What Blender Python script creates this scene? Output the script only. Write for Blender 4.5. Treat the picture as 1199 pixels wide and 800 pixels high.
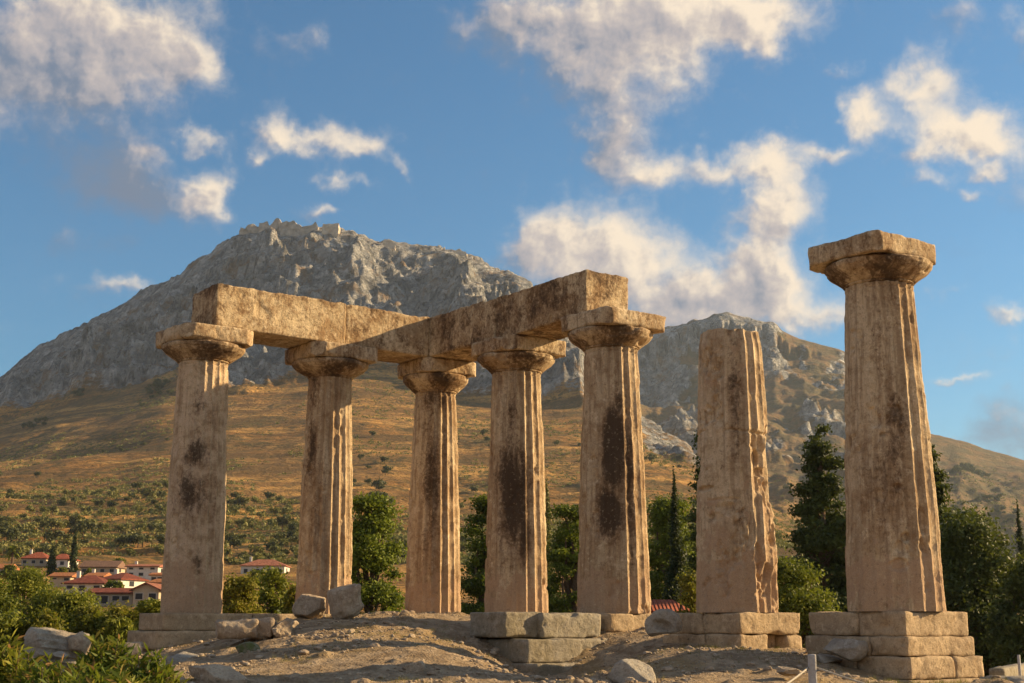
import bpy, math, random
import numpy as np
from mathutils import Vector, Matrix

for o in list(bpy.data.objects):
    bpy.data.objects.remove(o)
C = bpy.context.scene.collection
R = math.radians
rnd = random.Random(7)

# ------------------------------------------------------------------ camera
F, TH = 1598.0, 0.20455            # focal length in pixels of a 1199 wide frame, pitch (rad)
cam = bpy.data.objects.new('camera', bpy.data.cameras.new('camera'))
C.objects.link(cam)
cam.location = (0, 0, 0)
cam.rotation_euler = (math.pi / 2 + TH, R(-0.15), 0)
cam.data.sensor_width = 36
cam.data.lens = F * 36 / 1199
cam.data.clip_start = 0.1
cam.data.clip_end = 30000
bpy.context.scene.camera = cam

# ------------------------------------------------------------------ sun, view
SUN_AZ, SUN_EL = 75.0, 21.0        # azimuth clockwise from +Y
sd = Vector((math.sin(R(SUN_AZ)) * math.cos(R(SUN_EL)), math.cos(R(SUN_AZ)) * math.cos(R(SUN_EL)), math.sin(R(SUN_EL))))
sun = bpy.data.objects.new('sun', bpy.data.lights.new('sun', 'SUN'))
C.objects.link(sun)
sun.data.energy = 5.0
sun.data.angle = R(0.6)
sun.data.color = (1.0, 0.715, 0.375)
sun.rotation_euler = sd.to_track_quat('Z', 'Y').to_euler()
sun.location = (60, 20, 60)
vs = bpy.context.scene.view_settings
vs.view_transform = 'Standard'
vs.look = 'None'
vs.gamma = 1.0
vs.exposure = 0.97
cy = bpy.context.scene.cycles
cy.max_bounces = 5
cy.diffuse_bounces = 4
cy.transparent_max_bounces = 4
cy.volume_bounces = 0


def azel(px, py):
    """direction seen at a place of the photograph -> (azimuth, elevation) in degrees"""
    u, v = px - 599.5, 400 - py
    x, y, z = u, F * math.cos(TH) - v * math.sin(TH), F * math.sin(TH) + v * math.cos(TH)
    return math.degrees(math.atan2(x, y)), math.degrees(math.atan2(z, math.hypot(x, y)))


def at(px, py, Y):
    u, v = px - 599.5, 400 - py
    x, y, z = u, F * math.cos(TH) - v * math.sin(TH), F * math.sin(TH) + v * math.cos(TH)
    return np.array([x, y, z]) * (Y / y)


# ------------------------------------------------------------------ node helper
class NT:
    def __init__(s, tree):
        s.t = tree; tree.nodes.clear()
    def n(s, typ, **kw):
        nd = s.t.nodes.new(typ)
        for k, v in kw.items():
            setattr(nd, k, v)
        return nd
    def put(s, sock, v):
        if v is None: return
        if isinstance(v, bpy.types.NodeSocket): s.t.links.new(v, sock)
        else:
            if isinstance(v, tuple) and len(v) == 3 and sock.type == 'RGBA': v = (*v, 1)
            sock.default_value = v
    def math(s, op, a, b=None, c=None, clamp=False):
        nd = s.n('ShaderNodeMath', operation=op, use_clamp=clamp)
        for i, v in enumerate((a, b, c)): s.put(nd.inputs[i], v)
        return nd.outputs[0]
    def vec(s, op, a, b=None):
        nd = s.n('ShaderNodeVectorMath', operation=op)
        s.put(nd.inputs[0], a); s.put(nd.inputs[1], b)
        return nd.outputs['Value'] if op in ('DOT_PRODUCT', 'LENGTH') else nd.outputs[0]
    def noise(s, vec, scale, detail=4, rough=0.55, dist=0.0, out=0):
        nd = s.n('ShaderNodeTexNoise')
        s.put(nd.inputs['Vector'], vec); s.put(nd.inputs['Scale'], scale)
        nd.inputs['Detail'].default_value = detail; nd.inputs['Roughness'].default_value = rough
        nd.inputs['Distortion'].default_value = dist
        return nd.outputs[out]
    def ramp(s, f, lo, hi, a=0.0, b=1.0, smooth=True):
        nd = s.n('ShaderNodeMapRange', interpolation_type='SMOOTHSTEP' if smooth else 'LINEAR')
        for i, v in enumerate((f, lo, hi, a, b)): s.put(nd.inputs[i], v)
        return nd.outputs[0]
    def mix(s, f, a, b, mode='MIX'):
        nd = s.n('ShaderNodeMix', data_type='RGBA', blend_type=mode)
        s.put(nd.inputs[0], f); s.put(nd.inputs[6], a); s.put(nd.inputs[7], b)
        return nd.outputs[2]
    def attr(s, name):
        return s.n('ShaderNodeAttribute', attribute_name=name).outputs['Fac']
    def scale(s, v, xyz):
        nd = s.n('ShaderNodeMapping'); s.put(nd.inputs[0], v); nd.inputs['Scale'].default_value = xyz
        return nd.outputs[0]


# ------------------------------------------------------------------ sky with clouds
world = bpy.data.worlds.new('World')
bpy.context.scene.world = world
world.use_nodes = True
T = NT(world.node_tree)
sky = T.n('ShaderNodeTexSky', sky_type='NISHITA', sun_disc=False, sun_elevation=R(SUN_EL), sun_rotation=R(SUN_AZ),
          altitude=300, air_density=1.0, dust_density=1.1, ozone_density=2.2)
tc = T.n('ShaderNodeTexCoord')
sep = T.n('ShaderNodeSeparateXYZ'); T.put(sep.inputs[0], tc.outputs['Generated'])
azn = T.math('MULTIPLY', T.math('ARCTAN2', sep.outputs[0], sep.outputs[1]), 180 / math.pi)
eln = T.math('MULTIPLY', T.math('ARCSINE', sep.outputs[2]), 180 / math.pi)
cmb = T.n('ShaderNodeCombineXYZ'); T.put(cmb.inputs[0], azn); T.put(cmb.inputs[1], eln)
P = cmb.outputs[0]
w1 = T.vec('MULTIPLY', T.vec('SUBTRACT', T.noise(P, 0.45, 3, 0.5, out=1), (0.5, 0.5, 0.5)), (3.2, 2.2, 0))
w2 = T.vec('MULTIPLY', T.vec('SUBTRACT', T.noise(P, 1.9, 4, 0.6, out=1), (0.5, 0.5, 0.5)), (0.9, 0.7, 0))
PW = T.vec('ADD', P, T.vec('ADD', w1, w2))
# px, py, rx, ry, amount, brightness
CL = [(50, 50, 100, 70, 1.2, .50), (150, 50, 85, 58, 1.3, .55), (215, 80, 40, 36, 1.0, .55), (70, 105, 70, 30, .8, .3),
      (125, 195, 70, 48, .95, .0), (175, 238, 62, 26, 1.05, .02), (240, 232, 20, 26, 1.0, .95), (228, 166, 20, 13, .8, .8), (172, 186, 24, 13, .7, .75),
      (325, 158, 36, 20, 1.0, .9), (380, 165, 50, 20, 1.0, .9), (432, 172, 30, 16, .9, .85), (400, 208, 24, 11, .9, .85), (296, 188, 14, 10, .8, .8), (468, 200, 12, 16, .6, .8),
      (365, 247, 30, 9, .65, .6), (345, 55, 45, 18, .5, .5), (80, 288, 26, 13, .5, .15), (145, 334, 50, 10, .75, .7), (140, 290, 30, 10, .4, .15),
      (610, 30, 80, 45, .85, .45), (700, 25, 95, 45, 1.1, .55), (800, 20, 100, 38, 1.3, .78), (885, 18, 60, 36, 1.2, .8), (690, 90, 75, 45, 1.0, .48),
      (725, 150, 52, 42, .95, .45), (715, 190, 32, 26, .85, .5), (790, 75, 60, 35, .8, .7), (900, 62, 26, 24, .8, .8), (570, 15, 40, 25, .5, .5),
      (655, 280, 58, 40, 1.1, .75), (735, 290, 70, 44, 1.35, .85), (805, 352, 50, 24, .9, .6), (690, 330, 80, 30, 1.1, .6), (620, 300, 28, 30, .8, .6),
      (765, 205, 36, 20, 1.0, .85), (835, 192, 50, 18, 1.0, .85), (900, 195, 38, 28, 1.2, .95), (918, 240, 40, 32, 1.1, .8), (895, 270, 40, 30, 1.0, .6),
      (885, 318, 44, 32, 1.1, .6), (905, 335, 50, 36, 1.1, .75), (840, 355, 90, 34, 1.1, .6), (945, 372, 44, 20, .9, .8), (780, 375, 70, 20, .8, .5),
      (1015, 130, 26, 27, 1.2, 1.0), (1085, 100, 40, 28, 1.25, 1.0), (1105, 148, 52, 26, 1.25, .95), (1160, 158, 42, 26, 1.2, .95), (1075, 178, 30, 14, .7, .8),
      (1155, 195, 18, 10, .75, .8), (968, 183, 24, 11, .85, .8), (1085, 205, 26, 10, .6, .7), (1142, 226, 15, 9, .7, .8), (1125, 18, 42, 24, .5, .5),
      (985, 82, 20, 8, .4, .6), (1090, 345, 26, 10, .5, .7), (1190, 362, 28, 11, .85, .85), (1108, 442, 34, 7, .75, .85), (1195, 500, 45, 34, .9, .1), (1110, 525, 40, 7, .55, .5),
      (1220, 40, 40, 40, .5, .6), (-60, 120, 90, 60, .9, .4), (1290, 200, 90, 60, 1.0, .7), (1400, 420, 160, 50, 1.0, .5), (-220, 330, 140, 50, .9, .5), (500, -160, 300, 60, .8, .7), (1000, -220, 200, 70, 1.0, .7)]
dens = None; lit = None; wsum = None
k = 180 / math.pi / F
for (px, py, rx, ry, am, br) in CL:
    a, e = azel(px, py)
    q = T.vec('MULTIPLY', T.vec('SUBTRACT', PW, (a, e, 0.0)), (1 / (rx * k), 1 / (ry * k), 0.0))
    g = T.math('MULTIPLY', T.math('EXPONENT', T.math('MULTIPLY', T.vec('DOT_PRODUCT', q, q), -1.15)), am)
    side = T.vec('DOT_PRODUCT', q, (0.26, 0.30, 0.0))
    l = T.math('MULTIPLY', g, T.math('ADD', side, br))
    dens = g if dens is None else T.math('ADD', dens, g)
    lit = l if lit is None else T.math('ADD', lit, l)
PS = T.vec('ADD', P, T.vec('MULTIPLY', w1, (0.25, 0.25, 0)))
fb = T.noise(PS, 0.50, 9, 0.60)
fbo = T.noise(T.vec('ADD', PS, (0.50, 0.42, 0.0)), 0.50, 5, 0.5)
# unseen sky away from the picture: loose noise clouds, widened as added fill light
fill_clouds = T.math('MULTIPLY', T.ramp(T.noise(tc.outputs['Generated'], 2.6, 6, 0.6), 0.38, 0.62), T.ramp(T.math('ABSOLUTE', azn), 32, 60))
fine = T.noise(PS, 1.9, 8, 0.62)
D = T.math('ADD', dens, T.math('MULTIPLY', T.math('SUBTRACT', fb, 0.5), 1.45))
D = T.math('ADD', D, T.math('MULTIPLY', T.math('SUBTRACT', fine, 0.5), 0.42))
fac = T.math('MAXIMUM', T.ramp(D, 0.06, 1.42), T.math('MULTIPLY', fill_clouds, 0.8))
br = T.math('DIVIDE', lit, T.math('MAXIMUM', dens, 0.05))
br = T.math('ADD', br, T.math('MULTIPLY', T.math('SUBTRACT', fb, fbo), 1.15))
fino = T.noise(T.vec('ADD', PS, (0.16, 0.13, 0.0)), 1.9, 6, 0.6)
br = T.math('ADD', br, T.math('MULTIPLY', T.math('SUBTRACT', fine, fino), 0.35))
br = T.math('SUBTRACT', br, T.math('MULTIPLY', T.ramp(D, 1.0, 2.6), 0.22), clamp=True)
ccol = T.mix(T.ramp(br, 0.10, 0.56), (0.125, 0.165, 0.235), (0.36, 0.325, 0.325))
ccol = T.mix(T.ramp(br, 0.45, 0.95), ccol, (0.70, 0.585, 0.455))
ccol = T.mix(fill_clouds, ccol, T.mix(fine, (0.38, 0.32, 0.28), (0.70, 0.56, 0.43)))  # out-of-view clouds coloured bright and warm to add fill on the column fronts
ST = 0.078
cscaled = T.vec('MULTIPLY', ccol, (0.72 / ST, 0.72 / ST, 0.72 / ST))
skyc = T.mix(1.0, sky.outputs[0], (0.40, 0.74, 0.88), 'MULTIPLY')
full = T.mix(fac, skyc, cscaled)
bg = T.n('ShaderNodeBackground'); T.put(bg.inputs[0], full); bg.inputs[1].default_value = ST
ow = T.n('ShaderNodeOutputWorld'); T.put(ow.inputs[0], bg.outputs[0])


# ------------------------------------------------------------------ numpy noise
def _h(ix, iy, iz, seed):
    n = (ix * 374761393 + iy * 668265263 + iz * 1274126177 + seed * 974634777) & 0xFFFFFFFF
    n = ((n ^ (n >> 13)) * 1103515245) & 0xFFFFFFFF
    n = ((n ^ (n >> 16)) * 2246822519) & 0xFFFFFFFF
    return ((n ^ (n >> 15)) & 0xFFFFFF) / float(0xFFFFFF)


def vnoise(p, seed=0):
    p = np.asarray(p, float)
    i = np.floor(p).astype(np.int64); f = p - i
    f = f * f * f * (f * (f * 6 - 15) + 10)
    r = 0
    for dx in (0, 1):
        wx = f[:, 0] if dx else 1 - f[:, 0]
        for dy in (0, 1):
            wy = f[:, 1] if dy else 1 - f[:, 1]
            for dz in (0, 1):
                wz = f[:, 2] if dz else 1 - f[:, 2]
                r = r + wx * wy * wz * _h(i[:, 0] + dx, i[:, 1] + dy, i[:, 2] + dz, seed)
    return r * 2 - 1


def fbm(p, sc, octv=4, seed=0, gain=0.5, ridged=False):
    p = np.asarray(p, float) / sc
    a, s, tot = 1.0, 0, 0
    for k_ in range(octv):
        v = vnoise(p + k_ * 17.3, seed + k_)
        if ridged: v = 1 - 2 * np.abs(v)
        s = s + a * v; tot += a; a *= gain; p = p * 2.03
    return s / tot


def sstep(x, a, b):
    t = np.clip((x - a) / (b - a), 0, 1)
    return t * t * (3 - 2 * t)


# ------------------------------------------------------------------ mesh helpers
def mesh_obj(name, verts, faces, mat, parent=None, smooth=True, attrs=None, loc=None, fmat=None):
    me = bpy.data.meshes.new(name)
    v = np.asarray(verts, np.float32)
    if isinstance(faces, np.ndarray):
        nf, k_ = faces.shape
        me.vertices.add(len(v)); me.vertices.foreach_set('co', v.ravel())
        me.loops.add(nf * k_); me.loops.foreach_set('vertex_index', faces.astype(np.int32).ravel())
        me.polygons.add(nf)
        me.polygons.foreach_set('loop_start', np.arange(0, nf * k_, k_, dtype=np.int32))
        me.polygons.foreach_set('loop_total', np.full(nf, k_, np.int32))
        me.update(calc_edges=True)
    else:
        me.from_pydata([tuple(map(float, q)) for q in v], [], faces)
    me.polygons.foreach_set('use_smooth', [smooth] * len(me.polygons))
    if attrs:
        for an, av in attrs.items():
            a_ = me.attributes.new(an, 'FLOAT', 'POINT'); a_.data.foreach_set('value', np.asarray(av, np.float32))
    for m in (mat if isinstance(mat, (list, tuple)) else [mat]):
        me.materials.append(m)
    if fmat is not None: me.polygons.foreach_set('material_index', fmat)
    me.validate(); me.update()
    o = bpy.data.objects.new(name, me); C.objects.link(o)
    if parent: o.parent = parent
    if loc is not None: o.location = loc
    return o


def tag(o, label=None, cat=None, group=None, kind=None):
    if label: o['label'] = label
    if cat: o['category'] = cat
    if group: o['group'] = group
    if kind: o['kind'] = kind
    return o


def empty(name, loc, rz=0.0):
    o = bpy.data.objects.new(name, None); C.objects.link(o)
    o.location = loc; o.rotation_euler = (0, 0, rz); o.empty_display_size = 0.3
    return o


def copy_tree(o, parent=None):
    c = o.copy(); C.objects.link(c)
    if parent: c.parent = parent
    for ch in list(o.children): copy_tree(ch, c)
    return c


def grid_faces(nu, nv, wrap_u=False):
    """vertex (i along u, j along v) = j*nu+i"""
    iu = np.arange(nu if wrap_u else nu - 1); jv = np.arange(nv - 1)
    I, J = np.meshgrid(iu, jv); I2 = (I + 1) % nu
    return np.stack([J * nu + I, J * nu + I2, (J + 1) * nu + I2, (J + 1) * nu + I], -1).reshape(-1, 4)


def weld(V, Fc, tol=1e-4):
    key = np.round(V / tol).astype(np.int64)
    _, idx, inv = np.unique(key, axis=0, return_index=True, return_inverse=True)
    Fc = inv.ravel()[Fc]
    return V[idx], Fc


def box_grid(dx, dy, dz, res):
    """closed box surface made of small quads, centred on x,y with base at z=0"""
    Vs, Fs, off = [], [], 0
    n = [max(2, int(round(d / res)) + 1) for d in (dx, dy, dz)]
    X, Y, Z = (np.linspace(-dx / 2, dx / 2, n[0]), np.linspace(-dy / 2, dy / 2, n[1]), np.linspace(0, dz, n[2]))
    def face(A, B, fn, flip):
        nonlocal off
        a, b = np.meshgrid(A, B)
        V = fn(a.ravel(), b.ravel()); f = grid_faces(len(A), len(B)) + off
        if flip: f = f[:, ::-1]
        Vs.append(V); Fs.append(f); off += len(V)
    cst = lambda v, a: np.full_like(a, v)
    face(X, Y, lambda a, b: np.stack([a, b, cst(dz, a)], 1), False)
    face(X, Y, lambda a, b: np.stack([a, b, cst(0, a)], 1), True)
    face(X, Z, lambda a, b: np.stack([a, cst(-dy / 2, a), b], 1), False)
    face(X, Z, lambda a, b: np.stack([a, cst(dy / 2, a), b], 1), True)
    face(Y, Z, lambda a, b: np.stack([cst(dx / 2, a), a, b], 1), False)
    face(Y, Z, lambda a, b: np.stack([cst(-dx / 2, a), a, b], 1), True)
    return weld(np.concatenate(Vs), np.concatenate(Fs))


def erode_box(V, dx, dy, dz, rad, rough, seed, pit=0.0, chip=0.0):
    """round the edges unevenly, then roughen"""
    c = np.array([0, 0, dz / 2]); h = np.array([dx, dy, dz]) / 2
    p = V - c
    rr = rad * (0.45 + 1.3 * sstep(fbm(V, 0.35, 3, seed), -0.5, 0.7)) + chip * sstep(fbm(V, 0.8, 2, seed + 5), 0.15, 0.6)
    rr = np.minimum(rr, h.min() * 0.9)[:, None]
    inner = np.clip(p, -(h - rr), h - rr)
    d = p - inner; L = np.linalg.norm(d, axis=1, keepdims=True)
    q = np.where(L > 1e-6, inner + d / np.maximum(L, 1e-6) * np.minimum(L, rr), p)
    nrm = q / h
    nrm = np.sign(nrm) * np.abs(nrm) ** 6
    nrm /= np.maximum(np.linalg.norm(nrm, axis=1, keepdims=True), 1e-6)
    a = fbm(V, 0.5, 5, seed + 11, 0.6) * rough
    if pit: a = a - pit * sstep(fbm(V, 0.13, 3, seed + 21), 0.25, 0.7) - pit * 1.5 * sstep(fbm(V, 0.6, 3, seed + 31), 0.3, 0.6)
    return q + nrm * a[:, None] + c


# ------------------------------------------------------------------ materials
def new_mat(name):
    m = bpy.data.materials.new(name); m.use_nodes = True
    return m, NT(m.node_tree)


def finish(T_, col, rough=0.9, bump=None, bump_d=0.02, spec=0.25, normal=None, strength=1.0):
    b = T_.n('ShaderNodeBsdfPrincipled')
    T_.put(b.inputs['Base Color'], col); T_.put(b.inputs['Roughness'], rough)
    b.inputs['Specular IOR Level'].default_value = spec
    if bump is not None:
        bp = T_.n('ShaderNodeBump'); T_.put(bp.inputs['Height'], bump)
        bp.inputs['Distance'].default_value = bump_d; bp.inputs['Strength'].default_value = strength
        T_.put(b.inputs['Normal'], bp.outputs[0])
    o = T_.n('ShaderNodeOutputMaterial'); T_.put(o.inputs[0], b.outputs[0])
    return b, o


def stone_mat(name, base=(0.47, 0.33, 0.19), pale=(0.71, 0.57, 0.375), dark=(0.050, 0.034, 0.024), brown=(0.26, 0.135, 0.062),
              dark_lo=0.60, dark_hi=0.82, zs=0.35, use_stain=False, sc=1.0, moss=None, mot=0.35):
    m, t = new_mat(name)
    g = t.n('ShaderNodeNewGeometry').outputs['Position']
    g = t.vec('MULTIPLY', g, (sc, sc, sc))
    gs = t.vec('MULTIPLY', g, (1, 1, zs))
    big = t.noise(gs, 0.9, 5, 0.62, 0.6)
    mid = t.noise(g, 3.1, 7, 0.70, 0.15)
    fin = t.noise(g, 12.0, 6, 0.72)
    grit = t.noise(g, 45.0, 3, 0.7)
    col = t.mix(t.ramp(big, 0.38, 0.62), base, pale)
    col = t.mix(t.math('MULTIPLY', t.ramp(mid, 0.50, 0.66), 0.5), col, brown)
    col = t.mix(t.math('MULTIPLY', t.ramp(t.noise(g, 4.6, 7, 0.74, 0.3), 0.52, 0.64), 0.75), col, (pale[0] * 1.18, pale[1] * 1.2, pale[2] * 1.25))
    col = t.mix(t.math('MULTIPLY', t.ramp(t.noise(g, 8.5, 6, 0.75, 0.2), 0.53, 0.60), mot), col, (brown[0] * .7, brown[1] * .75, brown[2] * .8))
    sp = t.math('ADD', t.noise(gs, 2.4, 8, 0.74, 0.4), t.math('MULTIPLY', t.math('SUBTRACT', fin, 0.5), 0.45))
    if use_stain:
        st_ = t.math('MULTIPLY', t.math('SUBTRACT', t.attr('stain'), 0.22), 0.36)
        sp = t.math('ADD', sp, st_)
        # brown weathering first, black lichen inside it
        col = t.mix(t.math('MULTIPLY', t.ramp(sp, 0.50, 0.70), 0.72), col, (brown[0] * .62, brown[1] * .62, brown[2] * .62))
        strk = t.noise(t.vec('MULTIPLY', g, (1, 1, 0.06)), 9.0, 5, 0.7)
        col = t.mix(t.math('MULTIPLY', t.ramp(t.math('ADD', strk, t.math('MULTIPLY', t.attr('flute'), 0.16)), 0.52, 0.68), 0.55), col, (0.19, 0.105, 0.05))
        tn = t.attr('tone')
        col = t.mix(t.math('MULTIPLY', tn, t.ramp(mid, 0.40, 0.58, 1.0, 0.25)), col, (0.72, 0.55, 0.385))
        pls = t.ramp(t.math('ADD', t.attr('plaster'), t.math('MULTIPLY', t.math('SUBTRACT', t.noise(g, 1.6, 6, 0.7), 0.5), 2.2)), 0.45, 0.58)
        col = t.mix(t.math('MULTIPLY', pls, 0.8), col, t.mix(fin, (0.44, 0.285, 0.175), (0.60, 0.425, 0.28)))
        sp = t.math('SUBTRACT', sp, t.math('MULTIPLY', pls, 0.06))
    dk = t.ramp(sp, dark_lo, dark_hi)
    col = t.mix(t.math('MULTIPLY', dk, 0.85), col, dark)
    col = t.mix(t.math('MULTIPLY', t.ramp(fin, 0.55, 0.70), 0.52), col, (dark[0] * 2.2, dark[1] * 2.0, dark[2] * 1.8))
    col = t.mix(t.math('MULTIPLY', t.ramp(fin, 0.44, 0.33), 0.35), col, (pale[0] * 1.1, pale[1] * 1.1, pale[2] * 1.1))
    if moss:
        col = t.mix(t.ramp(t.noise(g, 4.0, 4, 0.6), 0.40, 0.6), col, moss)
    col = t.mix(t.ramp(grit, 0.3, 0.7, 0.0, 0.28), col, (0.12, 0.09, 0.06))
    h = t.math('ADD', t.math('MULTIPLY', mid, 0.6), t.math('ADD', t.math('MULTIPLY', fin, 0.55), t.math('MULTIPLY', grit, 0.16)))
    finish(t, col, 0.93, h, 0.07, 0.15, strength=0.9)
    return m


M_col = stone_mat('column_stone', use_stain=True)
M_beam = stone_mat('beam_stone', base=(0.43, 0.295, 0.16), pale=(0.72, 0.57, 0.36), zs=0.8, use_stain=True, dark_lo=0.60, dark_hi=0.82, mot=0.6)
M_base = stone_mat('base_stone', base=(0.41, 0.305, 0.195), pale=(0.58, 0.44, 0.28), zs=1.0, dark_lo=0.56, dark_hi=0.8, brown=(0.30, 0.20, 0.11))
M_grey = stone_mat('grey_block_stone', base=(0.27, 0.235, 0.165), pale=(0.38, 0.34, 0.27), zs=1.0, dark_lo=0.55, dark_hi=0.85, brown=(0.20, 0.17, 0.11))
M_rock = stone_mat('pale_rock', base=(0.42, 0.33, 0.24), pale=(0.56, 0.46, 0.34), zs=1.0, dark_lo=0.66, dark_hi=0.9, brown=(0.26, 0.18, 0.12), sc=1.6)
M_moss = stone_mat('mossy_rock', base=(0.20, 0.20, 0.13), pale=(0.28, 0.27, 0.18), zs=1.0, sc=1.6, moss=(0.12, 0.15, 0.05))
M_marble = stone_mat('grey_drum_stone', base=(0.32, 0.285, 0.24), pale=(0.44, 0.40, 0.33), zs=1.0, dark_lo=0.66, dark_hi=0.9, brown=(0.24, 0.20, 0.15))


def simple(name, col, var=0.25, sc=6.0, rough=0.85, bump=0.01):
    m, t = new_mat(name)
    g = t.n('ShaderNodeTexCoord').outputs['Object']
    n_ = t.noise(g, sc, 5, 0.65)
    c = t.mix(t.ramp(n_, 0.3, 0.7), tuple(x * (1 - var) for x in col), tuple(min(1, x * (1 + var)) for x in col))
    finish(t, c, rough, t.noise(g, sc * 4, 4, 0.6), bump, 0.2)
    return m


def leaf_mat(name, c1, c2, sc=0.8, trans=0.35, hi=None):
    m, t = new_mat(name)
    g = t.n('ShaderNodeNewGeometry')
    tcn = t.n('ShaderNodeTexCoord')
    n1 = t.noise(tcn.outputs['Object'], sc, 4, 0.6)
    oi = t.n('ShaderNodeObjectInfo').outputs['Random']
    f = t.math('ADD', t.ramp(n1, 0.3, 0.7), t.math('MULTIPLY', t.math('SUBTRACT', g.outputs['Random Per Island'], 0.5), 0.9))
    f = t.math('ADD', f, t.math('MULTIPLY', t.math('SUBTRACT', oi, 0.5), 0.5), clamp=True)
    c = t.mix(f, c1, c2)
    if hi: c = t.mix(t.math('MULTIPLY', t.ramp(g.outputs['Random Per Island'], 0.80, 0.97), 0.8), c, hi)
    b = t.n('ShaderNodeBsdfPrincipled'); t.put(b.inputs['Base Color'], c); b.inputs['Roughness'].default_value = 0.6
    b.inputs['Specular IOR Level'].default_value = 0.25
    tr = t.n('ShaderNodeBsdfTranslucent'); t.put(tr.inputs[0], t.mix(0.6, c, (0.20, 0.24, 0.02)))
    ms = t.n('ShaderNodeMixShader'); ms.inputs[0].default_value = trans
    t.put(ms.inputs[1], b.outputs[0]); t.put(ms.inputs[2], tr.outputs[0])
    o = t.n('ShaderNodeOutputMaterial'); t.put(o.inputs[0], ms.outputs[0])
    return m


M_pine = leaf_mat('pine_needles', (0.036, 0.065, 0.010), (0.20, 0.245, 0.024), 0.55)
M_dark = leaf_mat('dark_conifer', (0.022, 0.038, 0.012), (0.085, 0.11, 0.022), 0.5, 0.2)
M_cyp = leaf_mat('cypress_green', (0.014, 0.028, 0.010), (0.035, 0.055, 0.014), 1.2, 0.15)
M_yel = leaf_mat('yellow_green_leaves', (0.08, 0.095, 0.012), (0.27, 0.225, 0.024), 0.6, 0.4)
M_mid = leaf_mat('mid_green_leaves', (0.050, 0.078, 0.010), (0.25, 0.255, 0.028), 0.5, 0.35)
M_olive = leaf_mat('olive_leaves', (0.11, 0.12, 0.036), (0.28, 0.255, 0.08), 0.3, 0.2)
M_scrub = leaf_mat('dark_scrub', (0.045, 0.055, 0.018), (0.12, 0.115, 0.032), 0.3, 0.15)
M_ole = leaf_mat('oleander_leaves', (0.08, 0.12, 0.014), (0.38, 0.35, 0.045), 1.2, 0.4, hi=(0.30, 0.13, 0.06))
M_bark = simple('bark', (0.13, 0.09, 0.06), 0.35, 9, 0.95, 0.03)

# ------------------------------------------------------------------ temple plan
EF = np.array([0.59891, -0.80081]); EL = np.array([-0.80081, -0.59891])
Z0 = 0.26                                  # stylobate top, eye level = 0
COLS = {1: (-8.02, 34.76), 2: (-5.03, 37.0), 3: (-2.24, 39.13), 4: (0.10, 36.1), 5: (2.41, 32.92), 6: (4.82, 29.71), 7: (7.30, 26.46)}
COLS = {k_: np.array(v) for k_, v in COLS.items()}
ROT = math.atan2(EL[1], EL[0]) + math.pi   # local +x = -EL direction, local +y = -EF
# local axes: x along -EL (towards the right of the picture), y along -EF (away)
def P2(c, a, b):                            # a along el, b along ef
    return c + a * EL + b * EF


# ------------------------------------------------------------------ terrain
near_pts = []
def cp(px, py, Y): p = at(px, py, Y); near_pts.append((p[0], p[1], p[2]))
for a_ in ((340, 728, 32), (400, 724, 33), (480, 722, 33), (555, 722, 34), (300, 752, 30), (330, 800, 23.5), (420, 800, 23), (500, 800, 22.5), (430, 752, 28.5),
           (600, 800, 22.5), (560, 770, 26.5), (700, 802, 24), (720, 743, 31.5), (800, 800, 22), (820, 752, 29.5), (867, 762, 28.5), (945, 770, 27.8),
           (900, 800, 22.5), (760, 765, 27), (1000, 800, 22.8), (960, 772, 26.5), (1071, 806, 24.8), (1150, 812, 25), (240, 765, 31), (170, 766, 33.2), (250, 800, 23),
           (100, 785, 30), (20, 785, 30), (120, 812, 22), (-80, 790, 30), (1190, 800, 22), (630, 799, 27.5), (690, 797, 28), (600, 793, 27), (650, 802, 25.5), (580, 768, 29.5), (725, 785, 29), (600, 775, 30.3), (650, 792, 29.3), (700, 790, 29.6), (625, 792, 29.2), (540, 745, 31)):
    cp(*a_)
near_pts += [(0, 0, -1.6), (-6, 4, -1.9), (6, 4, -1.7), (0, -10, -1.7), (-4, 10, -1.6), (4, 10, -1.45), (0, 15, -1.25), (-9, 14, -2.2), (9, 15, -1.4), (-16, 16, -3.0), (16, 16, -2.0),
             (-6, 17, -1.7), (-18, 28, -2.6), (14, 28, -1.9), (18, 22, -2.2),
             (-10, 38, -1.3), (-5, 41, -0.7), (-1, 42, -0.7), (3, 39, -0.6), (6, 34, -0.7), (9, 30, -1.0), (-12, 32, -1.4), (-3, 38, 0.05), (-1, 37.5, 0.1), (1, 35.5, 0.0),
             (0, 50, -3.2), (-14, 48, -3.8), (14, 46, -3.2), (-25, 40, -4), (26, 34, -3.4), (-25, 10, -3.4), (26, 10, -2.6), (-20, -14, -3), (20, -14, -2.6)]
for px_, py_, Y_ in ((600, 790, 30.0), (640, 800, 29.2), (690, 798, 29.3), (660, 803, 27.5), (617, 803, 28.5)):
    cp(px_, py_, Y_)
near_pts = np.array(near_pts)
def _tps(P_, lam=0.02):
    n = len(P_); d = np.linalg.norm(P_[:, None, :2] - P_[None, :, :2], axis=2)
    K = np.where(d > 0, d * d * np.log(d + 1e-12), 0) + lam * np.eye(n) * 10
    Q = np.c_[np.ones(n), P_[:, :2]]
    A = np.block([[K, Q], [Q.T, np.zeros((3, 3))]])
    return np.linalg.solve(A, np.r_[P_[:, 2], 0, 0, 0])
TW = _tps(near_pts)
def near_z(x, y):
    x = np.asarray(x, float); y = np.asarray(y, float); out = np.zeros_like(x)
    for i, (a, b, _) in enumerate(near_pts):
        d2 = (x - a) ** 2 + (y - b) ** 2
        out += TW[i] * 0.5 * d2 * np.log(d2 + 1e-9)
    return out + TW[-3] + TW[-2] * x + TW[-1] * y


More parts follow.
